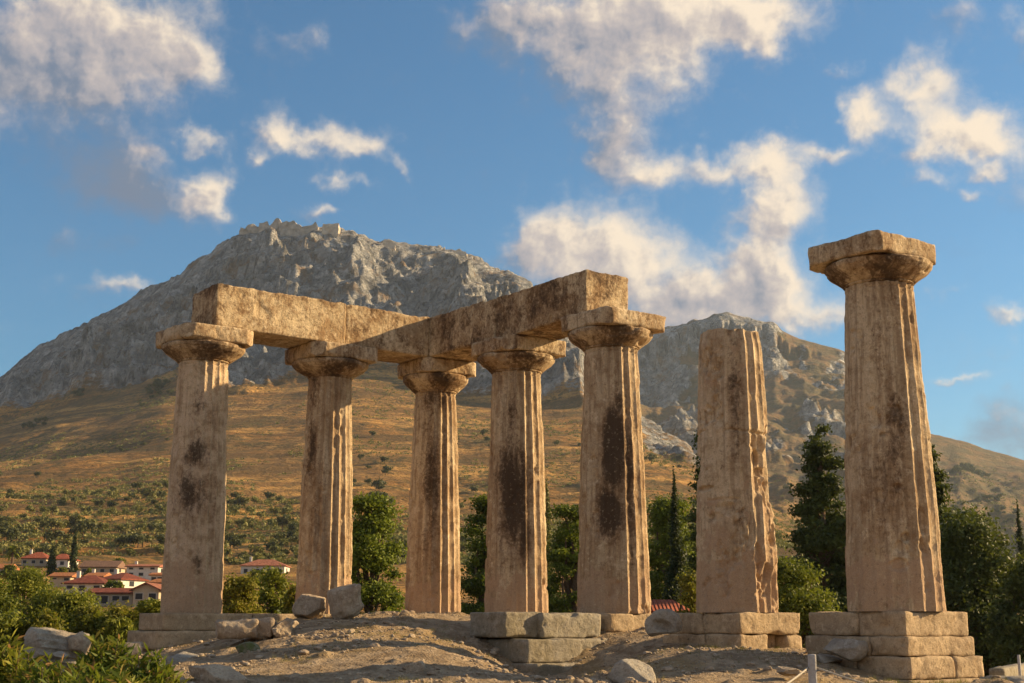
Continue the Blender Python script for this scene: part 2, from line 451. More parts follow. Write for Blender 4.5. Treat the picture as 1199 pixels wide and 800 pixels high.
def prof(pts):
    a = [azel(px, py) for px, py in pts]
    return np.array([q[0] for q in a]), np.tan(np.radians([q[1] for q in a]))
RIDGE1 = prof([(-400, 640), (-200, 540), (-60, 478), (0, 446), (50, 407), (100, 380), (150, 352), (200, 329), (240, 302), (262, 284), (280, 276), (310, 272), (395, 276), (410, 280), (440, 285),
               (500, 294), (560, 305), (600, 320), (615, 333), (650, 368), (690, 415), (720, 450), (751, 489), (785, 512), (815, 540), (860, 572), (930, 610), (1050, 655), (1200, 680), (1500, 700), (2200, 715)])
FOOT1 = prof([(-400, 660), (-200, 580), (-60, 520), (0, 494), (60, 476), (120, 462), (200, 445), (260, 452), (330, 450), (400, 442), (470, 452), (560, 462), (640, 466), (690, 476), (751, 505), (815, 552), (860, 584), (930, 622), (1050, 665), (1200, 688), (2200, 720)])
RIDGE2 = prof([(300, 560), (560, 470), (650, 425), (700, 404), (745, 394), (775, 386), (800, 379), (830, 371), (850, 367), (872, 373), (905, 380), (914, 388), (935, 398), (960, 405), (985, 411), (1010, 424), (1040, 462),
               (1085, 503), (1120, 514), (1150, 525), (1199, 539), (1300, 575), (1500, 630), (2200, 700)])
_ga = np.arange(-60, 60, .02)
def _sm(y, sig):
    k_ = np.arange(-int(4 * sig / .02), int(4 * sig / .02) + 1) * .02; w = np.exp(-k_ ** 2 / 2 / sig ** 2); w /= w.sum()
    return np.convolve(np.pad(y, len(k_) // 2, mode='edge'), w, 'valid')
RIDGE1 = (_ga, _sm(np.interp(_ga, *RIDGE1), .12)); FOOT1 = (_ga, _sm(np.interp(_ga, *FOOT1), .4)); RIDGE2 = (_ga, _sm(np.interp(_ga, *RIDGE2), .10))
R1T = _sm(np.interp(_ga, [-40, -21, -12, -5, 0, 4, 6, 9, 14, 30, 50], [2300, 2050, 1830, 1790, 1740, 1560, 1350, 1080, 920, 800, 800]), 1.4)
RFT = R1T * _sm(np.interp(_ga, [-40, -21, -12, 0, 4, 9], [0.86, 0.84, 0.76, 0.76, 0.80, 0.88]), 1.4)
def ip(pr, az): return np.interp(az, pr[0], pr[1])


def far_z(az, r):
    """height over eye level, az in degrees, r in metres"""
    wob = 0
    t1 = ip(RIDGE1, az); tf = ip(FOOT1, az)
    r1 = np.interp(az, _ga, R1T); rf = np.interp(az, _ga, RFT)
    kn = [(40, -0.075), (70, -0.075), (100, -0.040), (150, -0.008), (200, 0.011), (260, 0.0185), (320, 0.0275), (390, 0.036), (500, 0.052), (640, 0.074)]
    kn = [(a, b) for a, b in kn]
    base = np.interp(r, [a for a, _ in kn], [b for _, b in kn])
    # between 640 and the foot, interpolate tangent; concave foothill
    sc = np.clip((r - 640) / np.maximum(rf - 640, 80), 0, 1)
    b0 = np.minimum(0.074, tf * 0.80)
    lo = np.minimum(base, np.interp(r, [40, 300], [1, 1]) * b0)
    slope = b0 + (tf - b0) * sc ** 0.95
    s2 = np.clip((r - rf) / (r1 - rf), 0, 1)
    up = tf + (t1 - tf) * (0.85 * s2 + 0.15 * s2 ** 2)
    tan = np.where(r < 640, lo, np.where(r < rf, slope, up))
    z1 = tan * r
    zr = t1 * r1
    z1 = np.where(r > r1, zr - (r - r1) * 0.42 - 0.00002 * (r - r1) ** 2, z1)
    # second hill
    t2 = ip(RIDGE2, az); r2 = 2650.0
    s = np.clip((r - 1000) / (r2 - 1000), 0, 1)
    z2 = r * (0.03 + (t2 - 0.03) * (0.25 * s + 0.75 * s ** 1.25))
    crown = 46 * sstep(az, 4.2, 5.8) * (1 - sstep(az, 10.2, 13.5))
    rc = 2590 + 14 * np.sin(az * 9) + 9 * np.sin(az * 23 + 1)
    z2 = z2 - crown * (1 - sstep(r, rc - 14, rc + 10)) * sstep(s, 0.45, 0.93)
    z2 = np.where(r > r2, t2 * r2 - (r - r2) * 0.5, z2)
    z2 = np.where(r < 1000, -1e3, z2)
    return np.maximum(np.maximum(z1, z2), -60 + 0 * r), z1 >= z2


NEAR_R0, NEAR_R1 = 42.0, 62.0
az_f = np.arange(-27, 27.001, 0.075)
az_c = np.concatenate([np.arange(-180, -90, 6), np.arange(-90, -27, 1.5)])
AZ = np.concatenate([az_c, az_f, np.arange(28.5, 90, 1.5), np.arange(90, 180.1, 6)])
rr_ = [0.6]
while rr_[-1] < 6: rr_.append(rr_[-1] + 0.6)
while rr_[-1] < 17: rr_.append(rr_[-1] + 0.22)
while rr_[-1] < 44: rr_.append(rr_[-1] + 0.085)
while rr_[-1] < 1000: rr_.append(rr_[-1] * 1.011)
while rr_[-1] < 2720: rr_.append(rr_[-1] + 5.0)
while rr_[-1] < 5200: rr_.append(rr_[-1] * 1.05)
RR = np.array(rr_)


def terrain(x, y, detail=True):
    x = np.asarray(x, float); y = np.asarray(y, float)
    r = np.hypot(x, y); az = np.degrees(np.arctan2(x, y))
    z = np.zeros_like(r)
    rock = np.zeros_like(r)
    wn = 1 - sstep(r, NEAR_R0, NEAR_R1)
    m = r < NEAR_R1
    zn = np.zeros_like(r)
    if m.any(): zn[m] = near_z(x[m], y[m])
    zf = np.zeros_like(r)
    m2 = r > NEAR_R0 * 0.9
    if m2.any():
        zz, first = far_z(az[m2], r[m2])
        p = np.stack([x[m2], y[m2], np.zeros(m2.sum())], 1)
        rm = r[m2]; am = az[m2]
        t1 = ip(RIDGE1, am); tf = ip(FOOT1, am)
        tz = zz / rm
        # rocky zone
        fn = fbm(p, 150, 4, 3)
        rk1 = sstep(tz - tf + fn * 0.012, -0.004, 0.006) * first * sstep(am, 12, 5)
        rk2 = (~first) * np.maximum(sstep(fbm(p, 200, 5, 9, .6) + (zz - 250) / 1500, 0.02, 0.20) * 0.9 * sstep(am, 17, 13), sstep(rm, 2560, 2575) * (1 - sstep(am, 10.9, 11.5)))
        rk = np.clip(rk1 + rk2, 0, 1)
        # gullies run downslope: stretch the noise along the radial direction
        q = np.stack([am * 32.0, rm * 0.38, zz * 0.15], 1)
        edge = 0.25 + 0.75 * sstep(np.abs(np.where(first, ip(RIDGE1, am) - tz, ip(RIDGE2, am) - tz)), 0.0, 0.035)
        rel = fbm(q, 150, 5, 31, 0.5, ridged=True) * 46 + fbm(p + zz[:, None] * 0.5, 55, 4, 41, 0.55, ridged=True) * 27 + fbm(p + zz[:, None], 20, 3, 45, 0.6, ridged=True) * 10
        zz = zz + rk * edge * (rel - 8)
        st = 34.0; zw = zz + fbm(p, 75, 3, 61) * 30
        fr = zw / st - np.floor(zw / st)
        zz = zz + rk * edge * st * (sstep(fr, 0.30, 0.80) - fr) * 0.75 * sstep(fbm(p, 160, 2, 63), -.4, .2)
        soft = fbm(p, 120, 4, 51) * 9 * sstep(rm, 300, 900) + fbm(p, 28, 3, 55) * 1.6 * sstep(rm, 120, 500)
        soft = soft + (~first) * (fbm(q, 190, 5, 33, .55, ridged=True) * 38 + fbm(p, 60, 4, 35, .55) * 12 - 8) * sstep(rm, 1100, 1500)
        zz = zz + (1 - rk) * soft * np.minimum(1, edge)
        # terraces on the lower slope
        tm = sstep(rm, 380, 460) * (1 - sstep(rm, 900, 1050)) * (0.35 + 0.65 * sstep(fbm(p, 180, 2, 77), -0.3, 0.3))
        st = 5.0
        zw = zz + fbm(p, 90, 2, 71) * 4
        fr = zw / st - np.floor(zw / st)
        zz = zz + tm * st * (sstep(fr, 0.55, 0.95) - fr) * 0.8
        zf[m2] = zz; rock[m2] = rk
    z = zn * wn + zf * (1 - wn)
    if detail:
        m3 = r < 70
        p = np.stack([x[m3], y[m3], np.zeros(m3.sum())], 1)
        w = 1 - sstep(r[m3], 50, 70)
        z[m3] += w * (fbm(p, 2.0, 5, 81, 0.6) * 0.075 + fbm(p, 0.35, 3, 85, 0.6) * 0.035 + sstep(fbm(p, 0.5, 3, 88), 0.2, 0.6) * 0.06)
    return z, rock


def gz(x, y): return float(terrain(np.array([x]), np.array([y]))[0][0])


m, t = new_mat('dry_earth')
g = t.n('ShaderNodeNewGeometry').outputs['Position']
n1 = t.noise(g, 0.45, 5, 0.6); n2 = t.noise(g, 2.4, 6, 0.68, 0.4); n3 = t.noise(g, 22, 5, 0.7)
col = t.mix(t.ramp(n2, 0.36, 0.64), (0.29, 0.21, 0.13), (0.50, 0.385, 0.26))
col = t.mix(t.math('MULTIPLY', t.ramp(n1, 0.50, 0.66), 0.6), col, (0.36, 0.25, 0.11))
col = t.mix(t.ramp(t.noise(g, 7, 5, 0.7), 0.60, 0.72), col, (0.40, 0.33, 0.25))
col = t.mix(t.math('MULTIPLY', t.ramp(t.noise(g, 1.3, 6, 0.7), 0.60, 0.74), 0.55), col, (0.13, 0.13, 0.045))
col = t.mix(t.math('MULTIPLY', t.ramp(n3, 0.56, 0.72), 0.7), col, (0.10, 0.068, 0.045))
vor = t.n('ShaderNodeTexVoronoi'); t.put(vor.inputs['Vector'], g); vor.inputs['Scale'].default_value = 11.0
peb = t.ramp(vor.outputs['Distance'], 0.12, 0.42, 1.0, 0.0)
col = t.mix(t.math('MULTIPLY', t.math('MULTIPLY', peb, t.ramp(n2, 0.5, 0.62)), 0.5), col, (0.45, 0.38, 0.30))
h = t.math('ADD', t.math('ADD', t.math('MULTIPLY', n2, 0.8), t.math('MULTIPLY', n3, 0.6)), t.math('MULTIPLY', peb, 0.35))
finish(t, col, 0.95, h, 0.12, 0.1)
M_ground = m

m, t = new_mat('hill_land')
g = t.n('ShaderNodeNewGeometry').outputs['Position']
gf = t.vec('MULTIPLY', g, (1, 1, 2.0))
rk = t.attr('rock')
nb = t.noise(g, 0.006, 6, 0.6); nm = t.noise(g, 0.03, 7, 0.66, 0.5); nf = t.noise(gf, 0.16, 6, 0.68); nx = t.noise(gf, 0.8, 4, 0.7)
grass = t.mix(t.ramp(nm, 0.34, 0.66), (0.19, 0.105, 0.040), (0.43, 0.245, 0.082))
grass = t.mix(t.ramp(nb, 0.42, 0.62), grass, (0.31, 0.16, 0.047))
# terrace banks and tracks follow the contour lines
sepz = t.n('ShaderNodeSeparateXYZ'); t.put(sepz.inputs[0], g)
zc = t.math('ADD', sepz.outputs[2], t.math('MULTIPLY', t.noise(g, 0.012, 4, 0.6), 55))
band = t.math('PINGPONG', zc, 4.2)
band = t.ramp(band, 0.5, 2.2, 1.0, 0.0)
grass = t.mix(t.math('MULTIPLY', band, t.ramp(nb, 0.38, 0.55, 0.15, 0.6)), grass, (0.10, 0.078, 0.038))
cont = t.noise(t.vec('MULTIPLY', g, (0.006, 0.006, 0.10)), 1.0, 6, 0.62)
grass = t.mix(t.math('MULTIPLY', t.ramp(cont, 0.52, 0.60), 0.75), grass, (0.60, 0.34, 0.105))
grass = t.mix(t.math('MULTIPLY', t.ramp(cont, 0.47, 0.41), 0.60), grass, (0.125, 0.082, 0.036))
scrub = t.ramp(t.math('ADD', nf, t.math('MULTIPLY', t.math('SUBTRACT', nm, 0.5), 0.9)), 0.50, 0.66)
grass = t.mix(t.math('MULTIPLY', scrub, 0.85), grass, (0.085, 0.075, 0.032))
sepg = t.n('ShaderNodeSeparateXYZ'); t.put(sepg.inputs[0], g)
farr = t.math('MULTIPLY', t.ramp(t.math('ADD', sepg.outputs[0], t.math('MULTIPLY', sepg.outputs[1], 0.18)), 380, 700), 0.85)
grass = t.mix(farr, grass, t.mix(t.ramp(nm, 0.42, 0.6), (0.115, 0.105, 0.060), (0.22, 0.14, 0.075)))
grass = t.mix(t.math('MULTIPLY', t.ramp(t.noise(g, 0.42, 6, 0.78), 0.53, 0.60), 0.7), grass, (0.075, 0.062, 0.028))
grass = t.mix(t.math('MULTIPLY', t.ramp(nx, 0.58, 0.75), 0.4), grass, (0.34, 0.25, 0.14))
rcol = t.mix(t.ramp(t.noise(g, 0.05, 7, 0.7), 0.32, 0.66), (0.22, 0.23, 0.25), (0.76, 0.74, 0.70))
rcol = t.mix(t.ramp(t.noise(t.vec('MULTIPLY', g, (1, 1, 0.35)), 0.09, 6, 0.7, 0.6), 0.50, 0.66), rcol, (0.145, 0.14, 0.14))
rcol = t.mix(t.math('MULTIPLY', t.ramp(nm, 0.52, 0.66), 0.8), rcol, (0.33, 0.20, 0.095))
gw = t.vec('ADD', t.vec('MULTIPLY', g, (1, 1, 0.55)), t.vec('MULTIPLY', t.noise(g, 0.03, 5, 0.6, out=1), (26, 26, 26)))
def crack(sc_, wd):
    v_ = t.n('ShaderNodeTexVoronoi', feature='DISTANCE_TO_EDGE'); t.put(v_.inputs['Vector'], gw); v_.inputs['Scale'].default_value = sc_
    return t.ramp(v_.outputs['Distance'], 0.0, wd, 1.0, 0.0)
ck = t.math('MAXIMUM', t.math('MULTIPLY', crack(0.035, 0.16), 0.75), t.math('MULTIPLY', crack(0.10, 0.16), 0.5))
rcol = t.mix(t.math('MULTIPLY', ck, t.ramp(nm, 0.35, 0.6, 1.0, 0.4)), rcol, (0.11, 0.11, 0.115))
rcol = t.mix(t.math('MULTIPLY', t.ramp(t.noise(g, 0.22, 5, 0.75), 0.56, 0.64), 0.75), rcol, (0.085, 0.088, 0.045))
rcol = t.mix(t.math('MULTIPLY', t.ramp(nx, 0.55, 0.75), 0.5), rcol, (0.085, 0.09, 0.06))
nrm = t.n('ShaderNodeSeparateXYZ'); t.put(nrm.inputs[0], t.n('ShaderNodeNewGeometry').outputs['True Normal'])
flat = t.ramp(nrm.outputs[2], 0.83, 0.95)
rkm = t.math('MULTIPLY', t.ramp(t.math('ADD', rk, t.math('MULTIPLY', t.math('SUBTRACT', nf, 0.5), 0.8)), 0.35, 0.65), t.ramp(flat, 0, 1, 1.0, 0.12))
col = t.mix(rkm, grass, rcol)
h = t.math('ADD', t.math('MULTIPLY', t.noise(gf, 0.12, 8, 0.72, 0.5), 1.0), t.math('SUBTRACT', t.math('MULTIPLY', nx, 0.10), t.math('MULTIPLY', ck, 0.35)))
bd = t.ramp(rk, 0, 1, 3.0, 12.0)
b_, o_ = finish(t, col, 0.95, h, 1.0, 0.1)
for nd in t.t.nodes:
    if nd.type == 'BUMP': t.put(nd.inputs['Distance'], bd)
M_hill = m

A_, R_ = np.meshgrid(AZ, RR)
TX = (R_ * np.sin(np.radians(A_))).ravel(); TY = (R_ * np.cos(np.radians(A_))).ravel()
TZ, TR = terrain(TX, TY)
nA = len(AZ)


def ring_part(name, j0, j1, mat):
    v = np.stack([TX, TY, TZ], 1)[j0 * nA:(j1 + 1) * nA]
    f = grid_faces(nA, j1 - j0 + 1)
    return tag(mesh_obj(name, v, f, mat, attrs={'rock': TR[j0 * nA:(j1 + 1) * nA]}), kind='structure')


jn = int(np.searchsorted(RR, 60)); jm = int(np.searchsorted(RR, 1020))
ring_part('ground', 0, jn, M_ground)
ring_part('hillside', jn, jm, M_hill)
ring_part('hills', jm, len(RR) - 1, M_hill)

# ------------------------------------------------------------------ columns
def stain_field(th, z, blobs):
    s = np.zeros_like(z)
    for (a, zc_, ra, rz, am) in blobs:
        d = np.abs((th - a + math.pi) % (2 * math.pi) - math.pi)
        s = np.maximum(s, am * np.exp(-(d / ra) ** 2 - ((z - zc_) / rz) ** 2))
    return s


def make_column(idx, Rb, Rt, H, label, blobs, seed, fade=0.5, broken=False, capital=True, worn=0.0, Re=1.06, S=2.0, tone=0.15, bites=()):
    c = COLS[idx]
    root = empty('doric_column', (c[0], c[1], Z0), 0)
    tag(root, label, 'column', 'columns of the ruined temple')
    cam_a = math.atan2(-c[1], -c[0])                 # angle that faces the camera
    nu, nv = 320, 330
    th = np.linspace(0, 2 * math.pi, nu, endpoint=False)
    zz = np.linspace(0, H, nv)
    TH_, ZZ = np.meshgrid(th, zz); TH_ = TH_.ravel(); ZZ = ZZ.ravel()
    t_ = ZZ / H
    rad = Rb + (Rt - Rb) * (t_ ** 1.12) + 0.012 * np.sin(np.pi * t_)
    p = np.stack([np.cos(TH_) * rad, np.sin(TH_) * rad, ZZ], 1)
    ph = (TH_ * 20 / (2 * math.pi)) % 1.0
    fl = 1 - (2 * ph - 1) ** 2                        # 0 on the arris, 1 in the trough
    rel = ((TH_ - cam_a + math.pi) % (2 * math.pi)) - math.pi   # + = picture left? (counter-clockwise)
    # flutes are worn away on the weather side and survive on the sunny side
    surv = sstep(np.cos(TH_ - (cam_a + 0.95)) + 0.35 * fbm(p, 1.1, 3, seed + 3), -0.1 + fade * 0.5, 0.75 + fade * 0.2)
    surv = 0.42 + 0.58 * surv
    surv = surv * (0.72 + 0.28 * sstep(fbm(p, 0.5, 3, seed + 4), -0.3, 0.2)) * (1 - worn * sstep(ZZ, H * 0.9, H * 0.2) * 0)
    depth = 0.074 * (rad / Rb)
    r = rad - depth * fl * surv - 0.035 * (1 - surv) * 0.8
    # broken arrises
    r -= 0.016 * sstep(fbm(p * np.array([1, 1, 0.6]), 0.28, 3, seed + 7), 0.15, 0.6) * (1 - fl)
    r += fbm(p, 0.9, 4, seed + 9, 0.5) * 0.022 + fbm(p, 0.12, 3, seed + 10, 0.6) * 0.010
    pits = sstep(fbm(p * np.array([1, 1, 0.8]), 0.42, 4, seed + 12), 0.33 - worn * 0.15, 0.6)
    r -= pits * (0.05 + worn * 0.07)
    if worn:
        r -= worn * 0.09 * sstep(fbm(p * np.array([1.3, 1.3, 0.5]), 0.8, 4, seed + 15), 0.12, 0.3) * sstep(np.cos(TH_ - (cam_a + 0.9)), 0.2, 0.8)
        # drum crack
        r -= 0.05 * np.exp(-((ZZ - H * 0.63 - 0.05 * np.sin(TH_ * 2)) / 0.03) ** 2) * sstep(fbm(p, 0.6, 2, seed + 16), -0.3, 0.1)
    for (a_, z_, ra_, rz_, dp_) in bites:
        dd_ = np.abs((TH_ - cam_a - a_ + math.pi) % (2 * math.pi) - math.pi)
        e_ = (dd_ / ra_) ** 2 + ((ZZ - z_) / rz_) ** 2 + .5 * fbm(p, .25, 3, seed + 77)
        r -= dp_ * sstep(e_, 1.0, .45)
    if not broken: r -= 0.02 * np.exp(-((ZZ - H + 0.10) / 0.012) ** 2)   # grooves below the capital
    X = np.cos(TH_) * r; Y = np.sin(TH_) * r; Zf = ZZ.copy()
    if broken:
        top = fbm(np.stack([X, Y, X * 0], 1), 0.45, 3, seed + 20) * 0.10 - 0.10 * (X * EF[0] + Y * EF[1] < -9)
        sh = sstep(ZZ, H - 0.45, H)
        Zf = Zf + sh * top
        k2 = 1 - 0.07 * sstep(ZZ, H - 0.55, H) ** 2
        X *= k2; Y *= k2
    V = np.stack([X, Y, Zf], 1)
    Fc = grid_faces(nu, nv, True)
    # top cap: concentric rings
    capV, capF = [], []
    n0 = len(V); last = np.arange((nv - 1) * nu, nv * nu)
    V_list = [V]; F_list = [Fc]
    ring_prev = last
    for q in (0.75, 0.45, 0.15):
        rv = V[last] * np.array([q, q, 1.0])
        if broken: rv[:, 2] = H + fbm(rv, 0.3, 3, seed + 22) * 0.07 + 0.0
        else: rv[:, 2] = H
        idx0 = n0 + len(capV) * nu
        capV.append(rv)
        ring = np.arange(idx0, idx0 + nu)
        F_list.append(np.stack([ring_prev, np.roll(ring_prev, -1), np.roll(ring, -1), ring], 1))
        ring_prev = ring
    V = np.concatenate([V] + capV); Fc = np.concatenate(F_list)
    th_all = np.arctan2(V[:, 1], V[:, 0]) - cam_a
    st = stain_field(th_all, V[:, 2], blobs)
    mesh_obj('shaft', V, Fc, M_col, root, attrs={'stain': st, 'tone': np.full(len(V), tone), 'flute': np.concatenate([fl * surv, np.zeros(len(V) - len(fl))]), 'plaster': 0.75 * sstep(V[:, 2], 2.1, 0.2) + (0.30 if broken else 0.0)})
    if capital:
        Ht = 7.18; Ab = Ht - 0.40
        q_ = Re - Rt
        ks = np.array([[H - 0.005, Rt * 0.96], [H + 0.02, Rt + 0.02], [H + 0.045, Rt + 0.01], [H + 0.06, Rt + 0.05], [H + 0.15, Rt + .42 * q_], [H + 0.25, Rt + .78 * q_], [H + 0.34, Rt + .97 * q_], [Ab - 0.04, Re], [Ab, Re - .05], [Ab + 0.002, 0.2]])
        zs_ = np.concatenate([np.linspace(ks[i, 0], ks[i + 1, 0], 9)[:-1] for i in range(len(ks) - 1)] + [ks[-1:, 0]])
        tt = np.linspace(0, len(ks) - 1, len(zs_))
        rs_ = np.interp(tt, np.arange(len(ks)), ks[:, 1])
        nu2 = 200; th2 = np.linspace(0, 2 * math.pi, nu2, endpoint=False)
        A2, I2 = np.meshgrid(th2, np.arange(len(zs_))); rr2 = rs_[I2].ravel(); z2 = zs_[I2].ravel(); A2 = A2.ravel()
        p = np.stack([np.cos(A2) * rr2, np.sin(A2) * rr2, z2], 1)
        n_ = fbm(p, 0.5, 4, seed + 40, 0.55) * 0.035 - sstep(fbm(p, 0.45, 3, seed + 41), 0.2, 0.55) * 0.07
        n_ = n_ * sstep(rr2, 0.3, 0.6)
        V2 = p + np.stack([np.cos(A2), np.sin(A2), A2 * 0], 1) * n_[:, None]
        st2 = 0.35 + 0.6 * stain_field(A2 - cam_a, z2, [(0.2, 6.5, 0.5, 0.5, 1.0), (-1.4, 6.5, 0.5, 0.5, .8)])
        mesh_obj('echinus', V2, grid_faces(nu2, len(zs_), True), M_col, root, attrs={'stain': st2})
        V3, F3 = box_grid(S, S, 0.40, 0.035)
        V3 = erode_box(V3, S, S, 0.40, 0.05, 0.035, seed + 50, pit=0.02, chip=0.12)
        pl = np.abs(V3[:, 0]) + np.abs(V3[:, 1]); lim = S * (.90 + .05 * np.sin(np.arctan2(V3[:, 1], V3[:, 0]) * 1.0 + seed)) + fbm(V3, .5, 3, seed + 55) * .07
        V3[:, :2] *= np.minimum(1, lim / np.maximum(pl, .01))[:, None]
        ab = mesh_obj('abacus', V3 + np.array([0, 0, 0.0]), F3, M_col, root, attrs={'stain': 0.35 + 0 * V3[:, 0]})
        ab.location = (-.15 if idx == 7 else 0, 0, Ab); ab.rotation_euler = (0, 0, ROT)
    return root


# blobs: (angle from camera-facing: - is picture left... , height, angular radius, height radius, amount)
make_column(1, 0.775, 0.645, 6.33, 'pale fluted column with brown scars under the left end of the beam, nearest the village', [(0.0, 3.9, .7, .5, .85), (-.2, 2.9, .8, .7, 1.0), (.2, 1.2, .25, .3, .8), (-.1, 5.0, .5, .6, .7)], 101, 0.25, tone=0.75)
make_column(2, 0.77, 0.60, 6.33, 'slender fluted column with grey rocks at its foot under the left beam', [(-.7, 4.2, .4, 1.0, .9), (-.5, 3, .3, 1.4, .6), (-.9, 6, .4, 0.7, .8)], 202, 0.1)
make_column(3, 0.81, 0.60, 6.28, 'corner column with a narrow capital where the two beams meet', [(-.2, 3.6, .5, 2.0, .85), (.5, 4.2, .25, 1.6, .7), (-.1, 6.1, 1.2, .6, .9)], 303, -0.1, Re=.96, S=1.8)
make_column(4, 0.845, 0.66, 6.33, 'dark brown streaked column behind the grey foundation blocks', [(-.1, 3.1, .65, 1.6, 1.3), (.3, 1.9, .3, 1.0, .9), (-.1, 5.0, .3, 1.2, .55)], 404, 0.15)
make_column(5, 0.885, 0.665, 6.33, 'column blackened down its middle under the right end of the beam', [(.05, 3.8, .42, 1.15, 1.9), (-.1, 2.3, .45, .75, 1.7), (.25, 5.0, .3, 0.7, 1.0), (.55, 2.9, .2, 1.6, 1.1)], 505, 0.15)
make_column(6, 0.895, 0.70, 6.08, 'broken column without capital or beam, its top snapped off', [(0.1, 4.6, .25, 1.5, .75), (.2, 2.0, .3, .5, .6)], 606, 0.95, broken=True, capital=False, worn=1.0, tone=0.4, bites=[(.75, 3.25, .22, .20, .13), (.95, 2.95, .3, .12, .10), (-1.0, 2.62, .45, .06, .09), (.45, 1.75, .10, .45, .05), (.62, 1.15, .16, .35, .07), (.1, 1.5, .2, .12, .035), (-.5, 2.0, .25, .10, .03), (.8, .8, .3, .25, .06), (-.3, 2.35, .5, .05, .03)])
make_column(7, 0.925, 0.67, 6.33, 'tall free-standing column with its own capital, nearest to the camera', [(.1, 3.0, .6, 1.4, .75), (0, 5.6, .8, 1.0, .35)], 707, 0.30, S=1.94, bites=[(.30, 1.35, .12, .10, .07), (.12, .85, .22, .12, .04), (-.1, 3.3, .08, .05, .05), (.2, 2.3, .1, .07, .05), (.75, 1.7, .12, .3, .06)])


# ------------------------------------------------------------------ beams
def beam(c_from, c_to, w_in, w_out, label, seed, shift0=0.0, shift1=0.0, inner_sign=1, zt=1.16, stain=None, notch=None):
    """stone lintel from one column centre to the next; +y local = the inner side"""
    a = c_from.copy(); b = c_to.copy(); d = (b - a) / np.linalg.norm(b - a)
    a = a + d * shift0; b = b + d * shift1
    L = np.linalg.norm(b - a); mid = (a + b) / 2
    n2 = np.array([-d[1], d[0]]) * inner_sign
    mid = mid + n2 * (w_in - w_out) / 2
    W = w_in + w_out
    V, Fc = box_grid(L, W, zt, 0.04)
    V = erode_box(V, L, W, zt, 0.035, 0.030, seed, pit=0.022, chip=0.05)
    V[:, 2] = np.where(V[:, 2] < 0.03, np.maximum(V[:, 2], -0.0), V[:, 2])
    top = sstep(V[:, 2], zt - 0.10, zt)
    V[:, 2] += top * (fbm(V, 0.22, 4, seed + 60, .6) * 0.045 - 0.01)
    if notch:
        for (x0, x1, side, hh, dd) in notch:          # recess cut into the lower edge of a side
            mk = sstep(V[:, 0], x0 - .04, x0) * (1 - sstep(V[:, 0], x1, x1 + .04)) * (1 - sstep(V[:, 2], hh - .04, hh)) * (V[:, 1] * side > 0)
            V[:, 1] -= side * mk * dd
    st = 0.35 + 0 * V[:, 0]
    if stain is not None: st = stain(V)
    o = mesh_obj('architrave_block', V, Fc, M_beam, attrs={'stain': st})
    o.location = (mid[0], mid[1], Z0 + 7.185); o.rotation_euler = (0, 0, math.atan2(d[1], d[0]))
    tag(o, label, 'stone beam', 'beams on top of the columns')
    return o


c = COLS
beam(c[1], c[2], 0.70, 0.80, 'sunlit stone beam at the left end, resting on the two leftmost columns', 11, -0.1 + 0.0, 0.004, 1, stain=lambda V: 0.15 + 0.3 * (V[:, 0] < -1.6) + 0.25 * sstep(V[:, 2], 0.8, 1.1))
for o in [bpy.data.objects['architrave_block']]: pass
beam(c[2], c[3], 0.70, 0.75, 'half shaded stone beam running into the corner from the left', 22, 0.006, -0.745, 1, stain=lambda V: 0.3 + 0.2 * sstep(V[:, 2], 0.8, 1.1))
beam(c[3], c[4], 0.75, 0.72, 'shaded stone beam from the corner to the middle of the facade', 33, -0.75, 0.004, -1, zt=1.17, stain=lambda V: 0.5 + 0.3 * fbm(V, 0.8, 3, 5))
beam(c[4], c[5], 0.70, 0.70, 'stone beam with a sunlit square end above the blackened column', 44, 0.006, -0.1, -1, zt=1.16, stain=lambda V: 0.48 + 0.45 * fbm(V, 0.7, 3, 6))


# ------------------------------------------------------------------ foundations
def blocks(name, label, origin, courses, cat='foundation', group='stone footings under the columns', mat=None, seed=0, res=0.05):
    """origin = near corner (xy) ; each course: (z_top, height, out_x, out_y, [lengths along x], depth_y).  local +x = right face direction (-EL), +y = -EF"""
    root = empty(name, (origin[0], origin[1], 0), ROT)
    tag(root, label, cat, group)
    k_ = 0
    for (zt, hgt, ox, oy, lens, dep) in courses:
        for side, ln in (('x', lens),):
            x = -ox
            for L in ln:
                V, Fc = box_grid(L - 0.012, dep, hgt - 0.006, res)
                V = erode_box(V, L - 0.012, dep, hgt - 0.006, 0.018, 0.038, seed + 13 * k_, pit=0.030, chip=0.11)
                b = mesh_obj('block', V, Fc, mat or M_base, root)
                b.location = (x + L / 2, -oy + dep / 2, zt - hgt)
                x += L; k_ += 1
    return root


def course_rows(zt, h, ox, oy, rows):
    """rows along y: list of (depth, [lengths])"""
    out = []; y = oy
    for d, ln in rows:
        out.append((zt, h, ox, y, ln, d - 0.012)); y -= d
    return out


